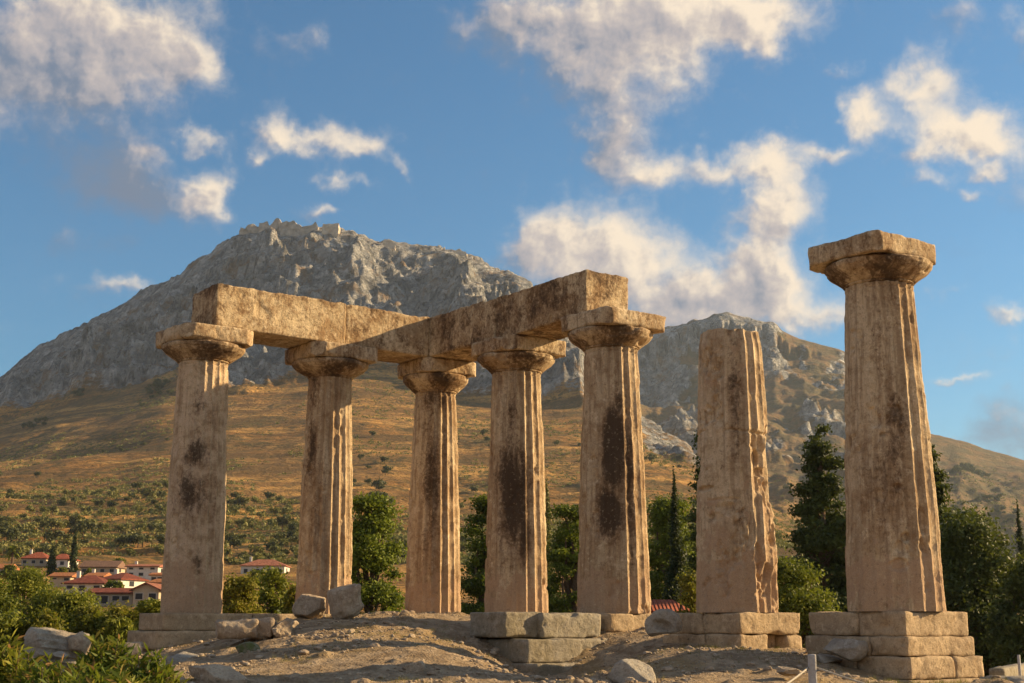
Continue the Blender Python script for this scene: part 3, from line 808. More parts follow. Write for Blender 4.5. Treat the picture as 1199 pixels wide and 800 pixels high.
k7 = P2(COLS[7], .80, .80)
blocks('column_footing', 'three-stepped stone footing under the tall free-standing column', k7,
       course_rows(Z0, .45, 0, 0, [(1.05, [1.92]), (1.25, [1.92])]) +
       course_rows(Z0 - .45, .36, .06, .07, [(.85, [2.05]), (1.55, [2.05])]) +
       course_rows(Z0 - .81, .40, .12, .16, [(1.2, [1.35, .85]), (1.3, [2.2])]) +
       course_rows(Z0 - 1.21, .6, .20, .22, [(2.7, [2.35])]), seed=700)
k6 = P2(COLS[6], .80, .80)
blocks('column_footing', 'two-course stone footing under the broken column', k6,
       course_rows(Z0, .44, 0, 0, [(1.05, [1.85]), (1.2, [1.85])]) +
       [(Z0 - .44, .40, .02, .02, [.85], 1.0), (Z0 - .44, .40, -1.38, .02, [.55], 1.0), (Z0 - .44, .40, -.83, -.26, [.55], .7)] +
       course_rows(Z0 - .44, .40, .02, -1.0, [(1.3, [1.92])]) + course_rows(Z0 - .84, .7, .03, .03, [(2.2, [1.95])]), seed=600)
k5 = P2(COLS[5], .88, .86)
blocks('column_footing', 'low sunlit stone footing under the blackened column', k5,
       course_rows(Z0, .42, 0, 0, [(.95, [1.75]), (.9, [1.75])]) + course_rows(Z0 - .42, .8, -.05, -.05, [(1.75, [1.65])]), seed=500)
# stylobate strips under the two rows
LF = np.linalg.norm(COLS[5] - COLS[3])
root = empty('facade_stylobate', tuple(P2(COLS[3], .86, -.86)) + (0,), ROT - math.pi / 2)
tag(root, 'flat stone platform edge running under the three facade columns by the corner', 'foundation', 'stone footings under the columns')
x = 0
for i_, L in enumerate((1.6, 1.3, 1.4, 1.35, 1.15)):
    V, Fc = box_grid(L - .012, 1.72, .44, .06)
    V = erode_box(V, L - .012, 1.72, .44, .03, .022, 900 + i_, pit=.02, chip=.08)
    b = mesh_obj('slab', V, Fc, M_base, root); b.location = (x + L / 2, 0.86, Z0 - .45); x += L
    V, Fc = box_grid(L + .05, 1.9, 1.2, .25)
    b = mesh_obj('footing', V, Fc, M_base, root); b.location = (x - L / 2, 0.86, Z0 - 1.66)
# flank strip
k1 = P2(COLS[1], 1.08, .86)
root = empty('flank_stylobate', (k1[0], k1[1], 0), ROT)
tag(root, 'two-course grey stone platform under the left row, its end beside the village trees', 'foundation', 'stone footings under the columns')
x = 0
for i_, L in enumerate((2.35, 2.0, 1.7, 1.3)):
    V, Fc = box_grid(L - .012, 1.55, .42, .06)
    V = erode_box(V, L - .012, 1.55, .42, .025, .018, 940 + i_, pit=.014, chip=.05)
    b = mesh_obj('slab', V, Fc, M_base, root); b.location = (x + L / 2, .775, Z0 - .425)
    L2 = L + (.2 if i_ == 0 else 0)
    V, Fc = box_grid(L2 - .01, 1.85, .44, .07)
    V = erode_box(V, L2 - .01, 1.85, .44, .025, .018, 960 + i_, pit=.014, chip=.05)
    b = mesh_obj('step', V, Fc, M_base, root); b.location = (x + L / 2 - (.10 if i_ == 0 else 0), .80, Z0 - .87)
    V, Fc = box_grid(L - .01, 1.7, 1.0, .3)
    b = mesh_obj('footing', V, Fc, M_base, root); b.location = (x + L / 2, .80, Z0 - 1.88)
    x += L


def rel_block(name, label, px, py_top, Y, sx, sy, sz, rot, mat, seed, rad=.05, rough=.04, chip=.15, tilt=(0, 0), cat='stone block', group=None, cut=None):
    """a squared stone whose near top edge is seen at that place, standing at depth Y"""
    p = at(px, py_top, Y)
    V, Fc = box_grid(sx, sy, sz, 0.035)
    V = erode_box(V, sx, sy, sz, rad, rough, seed, pit=.02, chip=chip)
    if cut is not None: V = cut(V)
    o = mesh_obj(name, V, Fc, mat)
    o.location = (p[0], p[1], p[2] - sz); o.rotation_euler = (tilt[0], tilt[1], rot)
    return tag(o, label, cat, group)


# centre blocks: near corner of the lower course at px 617
def corner_block(label, px, Y, ztop, h, lx, ly, seed, chip=.10, dx=0.0, rad=.04):
    p = at(px, 740, Y)
    V, Fc = box_grid(lx, ly, h, .035)
    V = erode_box(V, lx, ly, h, rad, .03, seed, pit=.02, chip=chip)
    o = mesh_obj('foundation_block', V + np.array([lx / 2, ly / 2, 0]), Fc, M_grey)
    o.location = (p[0], p[1], ztop - h); o.rotation_euler = (0, 0, ROT + dx)
    return tag(o, label, 'stone block', 'grey foundation blocks in the middle of the mound')
corner_block('short squared grey block, upper left of the stacked foundation blocks', 591, 30.2, Z0 + .01, .55, 1.02, 1.35, 71)
corner_block('grey block with a slanting broken right end, upper right of the stacked foundation blocks', 634, 30.6, Z0 + .0, .56, 1.75, 1.3, 72, chip=.22, rad=.10)
corner_block('long grey block in the middle course of the stacked foundation blocks', 617, 29.9, Z0 - .565, .50, 2.35, 1.5, 73)
corner_block('half buried grey slab, bottom of the stacked foundation blocks', 628, 29.55, Z0 - 1.07, .55, 2.35, 1.5, 74)


# ------------------------------------------------------------------ rocks
def rock_mesh(seed, dims, cuts=11, n=30, rough=0.10, nice=None):
    V, Fc = box_grid(2, 2, 2, 2 / n)
    V[:, 2] -= 1
    V = V / np.linalg.norm(V, axis=1, keepdims=True)
    rg = np.random.RandomState(seed)
    rad = np.ones(len(V))
    for _ in range(cuts + 5):                              # planar facets
        d = rg.normal(size=3); d /= np.linalg.norm(d); h_ = rg.uniform(.48, .80)
        dot = V @ d
        lim = np.where(dot > 1e-3, h_ / np.maximum(dot, 1e-3), 9)
        rad = np.minimum(rad, lim)
    V = V * rad[:, None]
    V = V + V * (fbm(V, .7, 5, seed, .6) * rough * 1.6)[:, None]
    V -= V.mean(0); V /= np.abs(V).max(0)
    V = V * np.array(dims) / 2
    return V, Fc


def rock(label, x0, x1, y0, y1, Y, mat, seed, depth=None, cuts=7, rough=.12, name='boulder', cat='rock', sink=.25, group='loose rocks around the temple', rz=None):
    """rock whose outline fills that box of the photograph when it stands Y metres away"""
    a = at(x0, y1, Y); b = at(x1, y0, Y)
    w = b[0] - a[0]; h_ = b[2] - a[2]
    d = depth or w * .8
    hh = h_ * (1 + sink)
    V, Fc = rock_mesh(seed, (w, d, hh), cuts, rough=rough)
    o = mesh_obj(name, V, Fc, mat)
    o.location = ((a[0] + b[0]) / 2, Y, b[2] - hh / 2)
    if rz: o.rotation_euler = (0, 0, rz)
    return tag(o, label, cat, group)


rock('pale angular rock with a sunlit face leaning at the foot of the second column', 342, 388, 696, 723, 32.6, M_rock, 5, 1.0, 8)
rel_block('boulder', 'dark grey squared rock with a lit edge standing beside the pale angular rock', 409, 686, 32.2, .66, .7, .70, 0.35, M_rock, 61, rad=.14, rough=.11, chip=.35, cat='rock', group='loose rocks around the temple', tilt=(0.10, -0.22))
rel_block('boulder', 'long flat weathered slab on the edge of the mound beside the left column', 278, 727, 30.3, .86, 1.0, .38, .25, M_rock, 15, rad=.07, rough=.09, chip=.30, cat='rock', group='loose rocks around the temple', tilt=(.04, -.06))
rel_block('boulder', 'middle slab of the row of slabs on the edge of the mound', 307, 726, 30.4, .56, .8, .40, .05, M_rock, 25, rad=.08, rough=.09, chip=.25, cat='rock', group='loose rocks around the temple', tilt=(-.03, .05))
rock('rounded sunlit stone at the right end of the row of slabs on the mound', 317, 346, 724, 744, 30.4, M_rock, 35, .9, 5, .12)
rock('fist-sized pale stone right of the row of slabs', 338, 350, 727, 735, 30.0, M_rock, 36, .25, 5)
rock('green mossy stone half buried in the shaded slope', 275, 305, 752, 772, 27.5, M_moss, 45, .5, 4, .08)
rock('large pale flat-topped rock by the oleander at the bottom edge', 218, 294, 774, 806, 23.6, M_rock, 55, .9, 6, .15)
rock('small grey pointed rock on the lit ground below the mound', 470, 500, 774, 793, 24.5, M_rock, 65, .45, 7)
rock('big grey slanting boulder below the stacked foundation blocks', 713, 770, 771, 812, 23.5, M_marble, 77, .8, 6, .07)
rock('small white stone left of the big grey boulder', 686, 701, 793, 802, 23.5, M_rock, 85, .2, 5)
rock('thin flat stone lying left of the rope post', 906, 938, 779, 789, 23.5, M_rock, 95, .5, 6)
rock('low dark boulder at the bottom right corner', 1135, 1225, 783, 815, 22.5, M_marble, 105, 1.3, 6, .1)
rock('grey outcrop where the slope meets the oleander', 190, 232, 764, 790, 27.5, M_marble, 115, 1.0, 6, .12)
rock('bulging weathered block lodged against the footing of the free-standing column', 962, 1016, 742, 768, 26.0, M_marble, 125, .8, 6, .08)
rock('dark rock wedged between the slope and the stepped footing', 948, 985, 762, 778, 26.4, M_marble, 126, .8, 6, .08)
rel_block('stone_block', 'small white squared block between the oleander and the left platform', 155, 753, 29.5, .42, .4, .3, .3, M_rock, 131, rad=.04, rough=.03, chip=.08, group='loose rocks around the temple')
# worn ring-like fragment right of the blackened column's footing
V, Fc = rock_mesh(141, (.80, .5, .66), 2, 40, .10)
dd = np.hypot((V[:, 0] - .05) / .26, (V[:, 2] + .02 + V[:, 0] * .25) / .15) + fbm(V, .3, 3, 4) * .3
V[:, 1] += np.where(V[:, 1] < 0, .15 * (1 - sstep(dd, .3, 1.1)), 0)
o = mesh_obj('carved_fragment', V, Fc, M_marble); p = at(777, 731, 29.3); o.location = (p[0], p[1], p[2]); o.rotation_euler = (0.15, .1, -.15)
tag(o, 'round hollowed stone fragment resting against the footing of the broken column', 'carved stone')

# fallen fluted drum behind the oleander
root = empty('fallen_drum', tuple(at(68, 762, 27)), 0)
tag(root, 'fallen grey fluted column drum lying behind the oleander, with a broken pale end', 'column drum')
nu, nv = 160, 60
th = np.linspace(0, 2 * math.pi, nu, endpoint=False); xx = np.linspace(-.72, .62, nv)
A2, X2 = np.meshgrid(th, xx); A2 = A2.ravel(); X2 = X2.ravel()
fl = 1 - (2 * ((A2 * 16 / (2 * math.pi)) % 1) - 1) ** 2
r = .36 - .045 * fl; r = r + fbm(np.stack([X2, np.cos(A2), np.sin(A2)], 1), .45, 4, 8) * .07
r = r * (1 - .8 * sstep(np.abs(X2 + .05) + .12 * fbm(np.stack([X2 * 0, np.cos(A2), np.sin(A2)], 1), .8, 3, 9), .50, .66))
V = np.stack([X2, np.cos(A2) * r, np.sin(A2) * r], 1)
ob = mesh_obj('drum', V, grid_faces(nu, nv, True), M_marble, root); ob.rotation_euler = (0, .12, .75)
V, Fc = rock_mesh(151, (.46, .6, .5), 6); ob = mesh_obj('broken_end', V, Fc, M_rock, root); ob.location = (.42, 0, .1)
rock('dark flat stone under the fallen drum', 60, 84, 764, 772, 26.3, M_marble, 155, .5, 6)

# rubble and pebbles
rg = np.random.RandomState(5)
protos = [rock_mesh(200 + i, (1, 1, .7), 6, 5, .1) for i in range(6)]
Vs, Fs, off = [], [], 0
N = 10500
YY = 19 + 17 * rg.rand(N) ** 0.9; XX = (rg.rand(N) * 2 - 1) * YY * .40
keep = []
sz = .014 + .036 * rg.rand(N) ** 2 + .085 * rg.rand(N) ** 14
dn = fbm(np.stack([XX, YY, XX * 0], 1), 1.8, 3, 66)
ok = (dn > -.15)
XX, YY, sz = XX[ok], YY[ok], sz[ok]
zs_, _ = terrain(XX, YY)
for i in range(len(XX)):
    V, Fc = protos[i % 6]; a = rg.rand() * 6.28; ca, sa = math.cos(a), math.sin(a)
    q = V * sz[i] * np.array([2, 2 * (.6 + .4 * rg.rand()), 1.6])
    q = np.stack([q[:, 0] * ca - q[:, 1] * sa, q[:, 0] * sa + q[:, 1] * ca, q[:, 2]], 1) + np.array([XX[i], YY[i], zs_[i] + sz[i] * .25])
    Vs.append(q); Fs.append(Fc + off); off += len(q)
tag(mesh_obj('rubble', np.concatenate(Vs), np.concatenate(Fs), M_rock), 'loose stone rubble and pebbles strewn over the mound', 'rubble', kind='stuff')
# dry grass tufts
Vs, Fs, off = [], [], 0
N = 3000
YY = 20 + 16 * rg.rand(N); XX = (rg.rand(N) * 2 - 1) * YY * .40
dn = fbm(np.stack([XX, YY, XX * 0], 1), 2.2, 3, 99)
ok = dn > .05; XX, YY = XX[ok], YY[ok]; zs_, _ = terrain(XX, YY)
for i in range(len(XX)):
    for b in range(9):
        a = rg.rand() * 6.28; h_ = .03 + .07 * rg.rand(); o_ = rg.normal(size=2) * .035; l = rg.normal(size=2) * .03; w_ = .004
        base = np.array([XX[i] + o_[0], YY[i] + o_[1], zs_[i] - .005])
        sd_ = np.array([math.cos(a), math.sin(a), 0]) * w_
        Vs.append(np.array([base - sd_, base + sd_, base + np.array([l[0], l[1], h_])])); Fs.append(np.array([[0, 1, 2]]) + off); off += 3
M_dry = leaf_mat('dry_grass', (0.24, 0.17, 0.06), (0.16, 0.17, 0.05), 2.0, .3)
tag(mesh_obj('dry_grass', np.concatenate(Vs), np.concatenate(Fs), M_dry), 'dry grass tufts on the mound', 'grass', kind='stuff')

# ------------------------------------------------------------------ rope and posts
M_post = simple('weathered_post', (0.42, 0.41, 0.40), .15, 12, .7)
M_rope = simple('rope', (0.55, 0.50, 0.42), .2, 60, .9)


def tube(name, pts, rad, mat, parent=None, nu=8):
    pts = np.asarray(pts, float); n = len(pts)
    rad = np.full(n, rad) if np.isscalar(rad) else np.asarray(rad)
    tg = np.gradient(pts, axis=0); tg /= np.linalg.norm(tg, axis=1, keepdims=True)
    up = np.array([0, 0, 1.0]) if abs(tg[0][2]) < .9 else np.array([1.0, 0, 0])
    s_ = np.cross(tg, up); s_ /= np.linalg.norm(s_, axis=1, keepdims=True); u_ = np.cross(s_, tg)
    th = np.linspace(0, 2 * math.pi, nu, endpoint=False)
    V = (pts[:, None, :] + rad[:, None, None] * (np.cos(th)[None, :, None] * s_[:, None, :] + np.sin(th)[None, :, None] * u_[:, None, :])).reshape(-1, 3)
    Fc = [tuple(map(int, f)) for f in grid_faces(nu, n, True)] + [tuple(range(nu))[::-1], tuple(range((n - 1) * nu, n * nu))]
    return mesh_obj(name, V, Fc, mat, parent)


pt = at(950.5, 765, 17.5)
posts = [np.array([pt[0], pt[1], pt[2]]), np.array([pt[0] - 1.7, pt[1] - 2.6, pt[2] - .42]), np.array([pt[0] + 2.6, pt[1] - 1.6, pt[2] - .60])]
labs = ['pale square post holding the barrier rope in front of the broken column', 'post at the left end of the barrier rope', 'post at the right end of the barrier rope']
for i_, p in enumerate(posts[:1]):
    zg = gz(p[0], p[1]) - .1
    root = empty('rope_post', (p[0], p[1], zg)); tag(root, labs[i_], 'post')
    V, Fc = box_grid(.095, .095, p[2] - zg, .03)
    V = erode_box(V, .095, .095, p[2] - zg, .008, .002, 3)
    mesh_obj('post', V, Fc, M_post, root)
for i_, (q, lb) in enumerate(((posts[1], 'left length of the pale barrier rope tied to the post'), (posts[2], 'right length of the pale barrier rope tied to the post'))):
    a = posts[0] + np.array([(-.05, .05)[i_], 0, -.165]); b = q + np.array([0, 0, -.15])
    s = np.linspace(0, 1, 24)[:, None]
    pts = a + (b - a) * s; pts[:, 2] -= (4 * s * (1 - s))[:, 0] * .10
    tag(tube('barrier_rope', pts, .012, M_rope), lb, 'rope', 'barrier rope')

# ------------------------------------------------------------------ trees
def leaves(centers, rads, n, size, rg, flat=0.0, shape='quad', shell=0.5):
    """n small leaf clumps spread through ellipsoids"""
    centers = np.asarray(centers, float); rads = np.asarray(rads, float)
    if n > 6000: n = int(n * 1.7); size = size * .74
    vol = np.prod(rads, axis=1) ** (2 / 3); pr = vol / vol.sum()
    idx = rg.choice(len(centers), n, p=pr)
    d = rg.normal(size=(n, 3)); d /= np.linalg.norm(d, axis=1, keepdims=True)
    rr2 = np.clip(np.abs(rg.normal(size=n) * .42 + .62), 0, 1.5)
    pos = centers[idx] + d * rr2[:, None] * rads[idx]
    nr = rg.normal(size=(n, 3)) + d * .9; nr[:, 2] += flat; nr /= np.linalg.norm(nr, axis=1, keepdims=True)
    t1 = np.cross(nr, rg.normal(size=(n, 3))); t1 /= np.linalg.norm(t1, axis=1, keepdims=True); t2 = np.cross(nr, t1)
    s = size * (.6 + .8 * rg.rand(n))[:, None]
    a = pos - t1 * s; b = pos + t2 * s * .5; c_ = pos + t1 * s; d_ = pos - t2 * s * .5
    V = np.stack([a, b, c_, d_], 1).reshape(-1, 3)
    return V, np.arange(n * 4).reshape(-1, 4)


def limb(p0, p1, r0, r1, rg, n=7, bend=.12):
    p0 = np.array(p0, float); p1 = np.array(p1, float); L = np.linalg.norm(p1 - p0)
    s = np.linspace(0, 1, n)[:, None]; pts = p0 + (p1 - p0) * s
    off = rg.normal(size=3) * L * bend; off[2] *= .3
    pts += np.sin(np.pi * s) * off
    return pts, np.linspace(r0, r1, n)


def join_tubes(name, lst, mat, parent, nu=7):
    Vs, Fs, off = [], [], 0
    for pts, rad in lst:
        n = len(pts); tg = np.gradient(pts, axis=0); tg /= np.maximum(np.linalg.norm(tg, axis=1, keepdims=True), 1e-6)
        up = np.array([.3, .1, 1.0]) if abs(tg[0][2]) < .8 else np.array([1.0, .2, 0])
        s_ = np.cross(tg, up); s_ /= np.linalg.norm(s_, axis=1, keepdims=True); u_ = np.cross(s_, tg)
        th = np.linspace(0, 2 * math.pi, nu, endpoint=False)
        V = (pts[:, None, :] + rad[:, None, None] * (np.cos(th)[None, :, None] * s_[:, None, :] + np.sin(th)[None, :, None] * u_[:, None, :])).reshape(-1, 3)
        Vs.append(V); Fs.append(grid_faces(nu, n, True) + off); off += len(V)
    return mesh_obj(name, np.concatenate(Vs), np.concatenate(Fs), mat, parent)


def tree(name, label, cat, kind, X, Y, ztop, width, mat, seed, group='trees behind the temple', leaf=.16, n=9000, zbase=None, n_cl=None, z_low=None):
    rg = np.random.RandomState(seed)
    zb = (gz(X, Y) if zbase is None else zbase) - .15
    H = ztop - zb; W = width
    root = empty(name, (X, Y, zb)); tag(root, label, cat, group)
    tubes = []
    cs, rs = [], []
    if kind == 'cypress':
        m_ = n_cl or 46
        for i in range(m_):
            t_ = (i + .5) / m_; z = H * (.05 + .93 * t_)
            w = W / 2 * (math.sin(math.pi * min(1, t_ * .62 + .30)) ** .8) * (1 - .86 * t_ ** 3.2)
            a = rg.rand() * 6.28
            cs.append((math.cos(a) * w * .35, math.sin(a) * w * .35, z)); rs.append((w * .75, w * .75, H / m_ * 1.9))
        tubes.append(limb((0, 0, 0), (0, 0, H * .9), W * .09, W * .01, rg, bend=.0))
        V, Fc = leaves(cs, rs, n, leaf, rg, 0, shell=.55)
    elif kind == 'conifer':                           # layered, ragged cone with drooping boughs
        tubes.append(limb((0, 0, 0), (0, 0, H * .97), .035 * H, .006 * H, rg, 9, .01))
        m_ = n_cl or 150
        for i in range(m_):
            t_ = rg.rand() ** .85; z = H * (.06 + .92 * t_)
            w = W / 2 * (1 - t_) ** .75 * (.55 + .55 * rg.rand()) + .10 * W * .5
            a = rg.rand() * 6.28; u = .45 + .55 * rg.rand()
            cxy = np.array([math.cos(a), math.sin(a)]) * w * u
            cs.append((cxy[0], cxy[1], z + .03 * H * rg.normal())); q = W * (.06 + .09 * (1 - t_)) * (.7 + .6 * rg.rand())
            rs.append((q * 1.25, q * 1.25, q * .62))
            if i % 3 == 0: tubes.append(limb((0, 0, z - .03 * H), (cxy[0], cxy[1], z), .010 * H * (1.1 - t_), .003 * H, rg, 5, .05))
        cs.append((0, 0, H * .99)); rs.append((W * .03, W * .03, H * .03))
        V, Fc = leaves(cs, rs, n, leaf, rg, .4, shell=.3)
    else:                                              # broad crown; 'pine' pads or 'round'
        m_ = n_cl or (110 if kind == 'pine' else 90)
        t0 = .06 if kind == 'pine' else .04
        fk = [limb((0, 0, 0), (rg.normal() * .03 * W, rg.normal() * .03 * W, H * .75), .028 * H, .010 * H, rg, 8, .03)]
        tubes += fk
        for i in range(m_):
            t_ = rg.rand(); z = H * (t0 + (.95 - t0) * t_)
            prof_ = math.sin(math.pi * min(1, .16 + .80 * t_)) ** .55 if kind != 'pine' else (1 - .68 * t_ ** 1.8) * (.8 + .25 * rg.rand())
            w = W / 2 * prof_ * (.35 + .65 * math.sqrt(rg.rand()))
            a = rg.rand() * 6.28
            cxy = np.array([math.cos(a), math.sin(a)]) * w * .86
            q = W * (.085 + .085 * rg.rand()) * (1 if kind == 'pine' else 1.12)
            cs.append((cxy[0], cxy[1], min(z, H - q * .6))); rs.append((q, q, q * (.55 if kind == 'pine' else .85)))
            if i % 3 == 0: tubes.append(limb((0, 0, z * .6), (cxy[0], cxy[1], z), .010 * H, .003 * H, rg, 5, .08))
        V, Fc = leaves(cs, rs, n, leaf, rg, .3, shell=.45)
    mesh_obj('crown', V, Fc, mat, root, smooth=False)
    join_tubes('trunk', tubes, M_bark, root)
    return root


def tree_px(name, label, cat, kind, pxc, pytop, wpx, Y, mat, seed, **kw):
    p = at(pxc, pytop, Y); w = wpx * Y * 1.10 / F
    return tree(name, label, cat, kind, p[0], p[1], p[2], w, mat, seed, **kw)


# bright pines between the columns
tree_px('pine_tree', 'bright green pine tree between the second and the corner column', 'tree', 'pine', 436, 572, 100, 78, M_pine, 1, n=26000, leaf=.14)
tree_px('pine_tree', 'dark green pine tree showing between the corner column and the streaked column', 'tree', 'pine', 574, 572, 84, 84, M_pine, 2, n=24000, leaf=.14)
tree_px('pine_tree', 'green pine tree between the streaked column and the blackened column', 'tree', 'pine', 668, 583, 80, 88, M_pine, 3, n=24000, leaf=.14)
tree_px('conifer_tree', 'thin grey-green conifer just right of the streaked column', 'tree', 'cypress', 640, 556, 30, 96, M_olive, 31, n=9000, leaf=.12)
tree_px('pine_tree', 'broad pine tree behind the dark cypress between the blackened and the broken column', 'tree', 'pine', 783, 575, 92, 96, M_pine, 4, n=24000, leaf=.15)
tree_px('cypress_tree', 'tall dark cypress between the blackened column and the broken column', 'tree', 'cypress', 788, 545, 26, 84, M_cyp, 5, n=15000, leaf=.12)
tree_px('conifer_tree', 'dark ragged conifer half hidden by the left edge of the broken column', 'tree', 'conifer', 826, 508, 74, 88, M_dark, 6, n=22000, leaf=.15)
tree_px('bush', 'low bright green bush at the left foot of the broken column', 'bush', 'round', 806, 664, 40, 60, M_yel, 7, n=7000, leaf=.09)
tree_px('conifer_tree', 'large dark conifer between the broken column and the free-standing column', 'tree', 'conifer', 958, 508, 112, 76, M_dark, 8, n=42000, leaf=.15)
tree_px('pine_tree', 'dark tree low behind the large conifer', 'tree', 'round', 978, 600, 110, 82, M_dark, 81, n=22000, leaf=.16)
tree_px('bush', 'green leafy tree right of the broken column footing', 'tree', 'round', 928, 652, 100, 48, M_mid, 9, n=22000, leaf=.085)
tree_px('conifer_tree', 'tall dark conifer rising behind the right edge of the free-standing column', 'tree', 'conifer', 1079, 490, 84, 76, M_dark, 10, n=36000, leaf=.15)
tree_px('broadleaf_tree', 'big dark round tree right of the free-standing column', 'tree', 'round', 1136, 598, 128, 70, M_dark, 11, n=46000, leaf=.14)
tree_px('broadleaf_tree', 'dark tree at the right edge of the photograph', 'tree', 'round', 1200, 652, 80, 64, M_dark, 12, n=22000, leaf=.14)
tree_px('cypress_tree', 'narrow dark cypress at the right edge against the hillside', 'tree', 'cypress', 1190, 580, 15, 130, M_cyp, 13, n=7000, leaf=.14)
# left wood in front of the village
tree_px('broadleaf_tree', 'yellow-green tree just right of the leftmost column', 'tree', 'round', 280, 672, 62, 62, M_yel, 14, n=17000, leaf=.11)
tree_px('broadleaf_tree', 'green tree between the yellow tree and the second column', 'tree', 'round', 322, 664, 64, 66, M_mid, 15, n=18000, leaf=.12)
tree_px('broadleaf_tree', 'small yellow tree half behind the second column', 'tree', 'round', 350, 680, 40, 60, M_yel, 151, n=8000, leaf=.11)
GL = 'trees in front of the village'
for i_, (px, py, w, Y, mt, lb) in enumerate([
        (-8, 676, 84, 72, M_mid, 'green tree cut by the left edge of the photograph'),
        (32, 668, 70, 84, M_mid, 'green tree below the red-roofed house with the palm'),
        (62, 690, 84, 70, M_mid, 'dark green round tree in the middle of the wood before the village'),
        (92, 694, 84, 64, M_mid, 'broad green tree left of the long house front'),
        (48, 716, 62, 52, M_yel, 'low olive-yellow tree behind the fallen drum'),
        (8, 712, 70, 52, M_mid, 'low green tree behind the oleander at the far left'),
        (112, 712, 70, 56, M_yel, 'yellow-green tree below the long house front'),
        (150, 706, 66, 62, M_yel, 'bright yellow-green bush below the gabled house'),
        (178, 700, 46, 56, M_mid, 'green bush touching the leftmost column'),
        (142, 722, 44, 48, M_mid, 'dark green bush left of the platform end')]):
    tree_px('broadleaf_tree', lb, 'tree', 'round', px, py, w, Y, mt, 160 + i_, group=GL, n=17000, leaf=.115)
for i_, (px, py, w, Y, mt, lb) in enumerate([
        (106, 668, 16, 300, M_mid, 'small green tree between the two orange roofs'),
        (133, 682, 22, 225, M_mid, 'bright green tree in front of the pyramid-roofed house'),
        (160, 677, 20, 270, M_mid, 'dark green tree between the pyramid roof and the bright white house'),
        (38, 668, 22, 320, M_mid, 'tree in front of the cream house with the white chimney'),
        (72, 666, 16, 310, M_yel, 'small yellow-green tree below the two slim cypresses'),
        (12, 664, 20, 300, M_mid, 'round tree before the orange roof at the left edge'),
        (300, 668, 18, 300, M_mid, 'small tree before the white house right of the leftmost column'),
        (140, 656, 14, 390, M_mid, 'little tree behind the bright white house')]):
    tree_px('broadleaf_tree', lb, 'tree', 'round', px, py, w, Y, mt, 260 + i_, group=GL, n=3000, leaf=.28, n_cl=30)
tree_px('cypress_tree', 'slim cypress in the village, shorter of the two', 'tree', 'cypress', 62, 640, 9, 330, M_cyp, 180, group=GL, n=2600, leaf=.35, n_cl=24)
tree_px('cypress_tree', 'slim cypress in the village, taller of the two', 'tree', 'cypress', 88, 624, 8.5, 330, M_cyp, 181, group=GL, n=2600, leaf=.35, n_cl=24)
# palm
p = at(15, 642, 360); zb = gz(p[0], p[1])
root = empty('palm_tree', (p[0], p[1], zb)); tag(root, 'shaggy palm tree left of the red-roofed house', 'tree', GL)
rg = np.random.RandomState(3)
tubes = [limb((0, 0, 0), (0, 0, p[2] - zb - 1.5), .35, .25, rg, 6, .01)]
join_tubes('trunk', tubes, M_bark, root)
Hh = p[2] - zb - 1.2; Vp = []
for i in range(60):
    a = rg.rand() * 6.28; e = rg.uniform(-.9, 1.2); L = 2.6
    d = np.array([math.cos(a) * math.cos(e), math.sin(a) * math.cos(e), math.sin(e)]); s_ = np.array([-math.sin(a), math.cos(a), 0]) * .28
    q0 = np.array([0, 0, Hh]); q1 = q0 + d * L * .6; q2 = q0 + d * L + np.array([0, 0, -.7])
    Vp += [q0 - s_ * .3, q0 + s_ * .3, q1 + s_, q1 - s_, q1 - s_, q1 + s_, q2 + s_ * .2, q2 - s_ * .2]
mesh_obj('crown', np.array(Vp), np.arange(len(Vp)).reshape(-1, 4), M_mid, root, smooth=False)

# ------------------------------------------------------------------ oleander
def oleander(label, px, py, Y, wpx, seed, n_st=150, ztop=None):
    rg = np.random.RandomState(seed)
    p = at(px, py, Y); zb = gz(p[0], p[1]) - .05
    root = empty('oleander_bush', (p[0], p[1], zb)); tag(root, label, 'bush', 'oleanders in the foreground')
    W = wpx * Y / F / 2; H = p[2] - zb
    Vs = []; tubes = []
    for s in range(n_st):
        a = rg.rand() * 6.28; u = math.sqrt(rg.rand()); x = math.cos(a) * u * W; y = math.sin(a) * u * W
        top = np.array([x * 1.05, y * 1.05, H * (1 - .35 * u ** 2) * (.72 + .28 * rg.rand())])
        bot = np.array([x * .35, y * .35, 0])
        pts, rd = limb(bot, top, .012, .004, rg, 5, .04)
        if s % 2 == 0: tubes.append((pts, rd))
        ax = (pts[-1] - pts[-2]); ax /= np.linalg.norm(ax)
        nl = 26
        for j in range(nl):
            t_ = j / nl; o_ = pts[-1] - ax * (1 - t_) * .55 + rg.normal(size=3) * .015
            b = rg.rand() * 6.28; el = -.1 + .85 * t_ + .25 * rg.normal()
            d = np.array([math.cos(b) * math.cos(el), math.sin(b) * math.cos(el), math.sin(el)])
            L = .13 + .07 * rg.rand(); sdv = np.cross(d, rg.normal(size=3)); sdv /= np.linalg.norm(sdv); sdv *= .016 + .005 * rg.rand()
            mid = o_ + d * L * .5; tip = o_ + d * L + np.array([0, 0, -.012])
            Vs += [o_, mid + sdv, tip, mid - sdv]
    mesh_obj('foliage', np.array(Vs), np.arange(len(Vs)).reshape(-1, 4), M_ole, root, smooth=False)
    join_tubes('stems', tubes, M_bark, root, 5)
    return root


oleander('tall oleander clump rising beside the fallen drum', 126, 737, 16.5, 76, 1, 130)
oleander('oleander bush at the bottom left corner', 6, 744, 15.5, 110, 2, 190)
oleander('low oleander in front of the fallen drum', 62, 768, 15.0, 120, 3, 190)
oleander('oleander spreading right towards the pale flat-topped rock', 172, 762, 15.6, 90, 4, 170)
oleander('lowest oleander at the bottom edge', 118, 780, 14.2, 150, 5, 200)

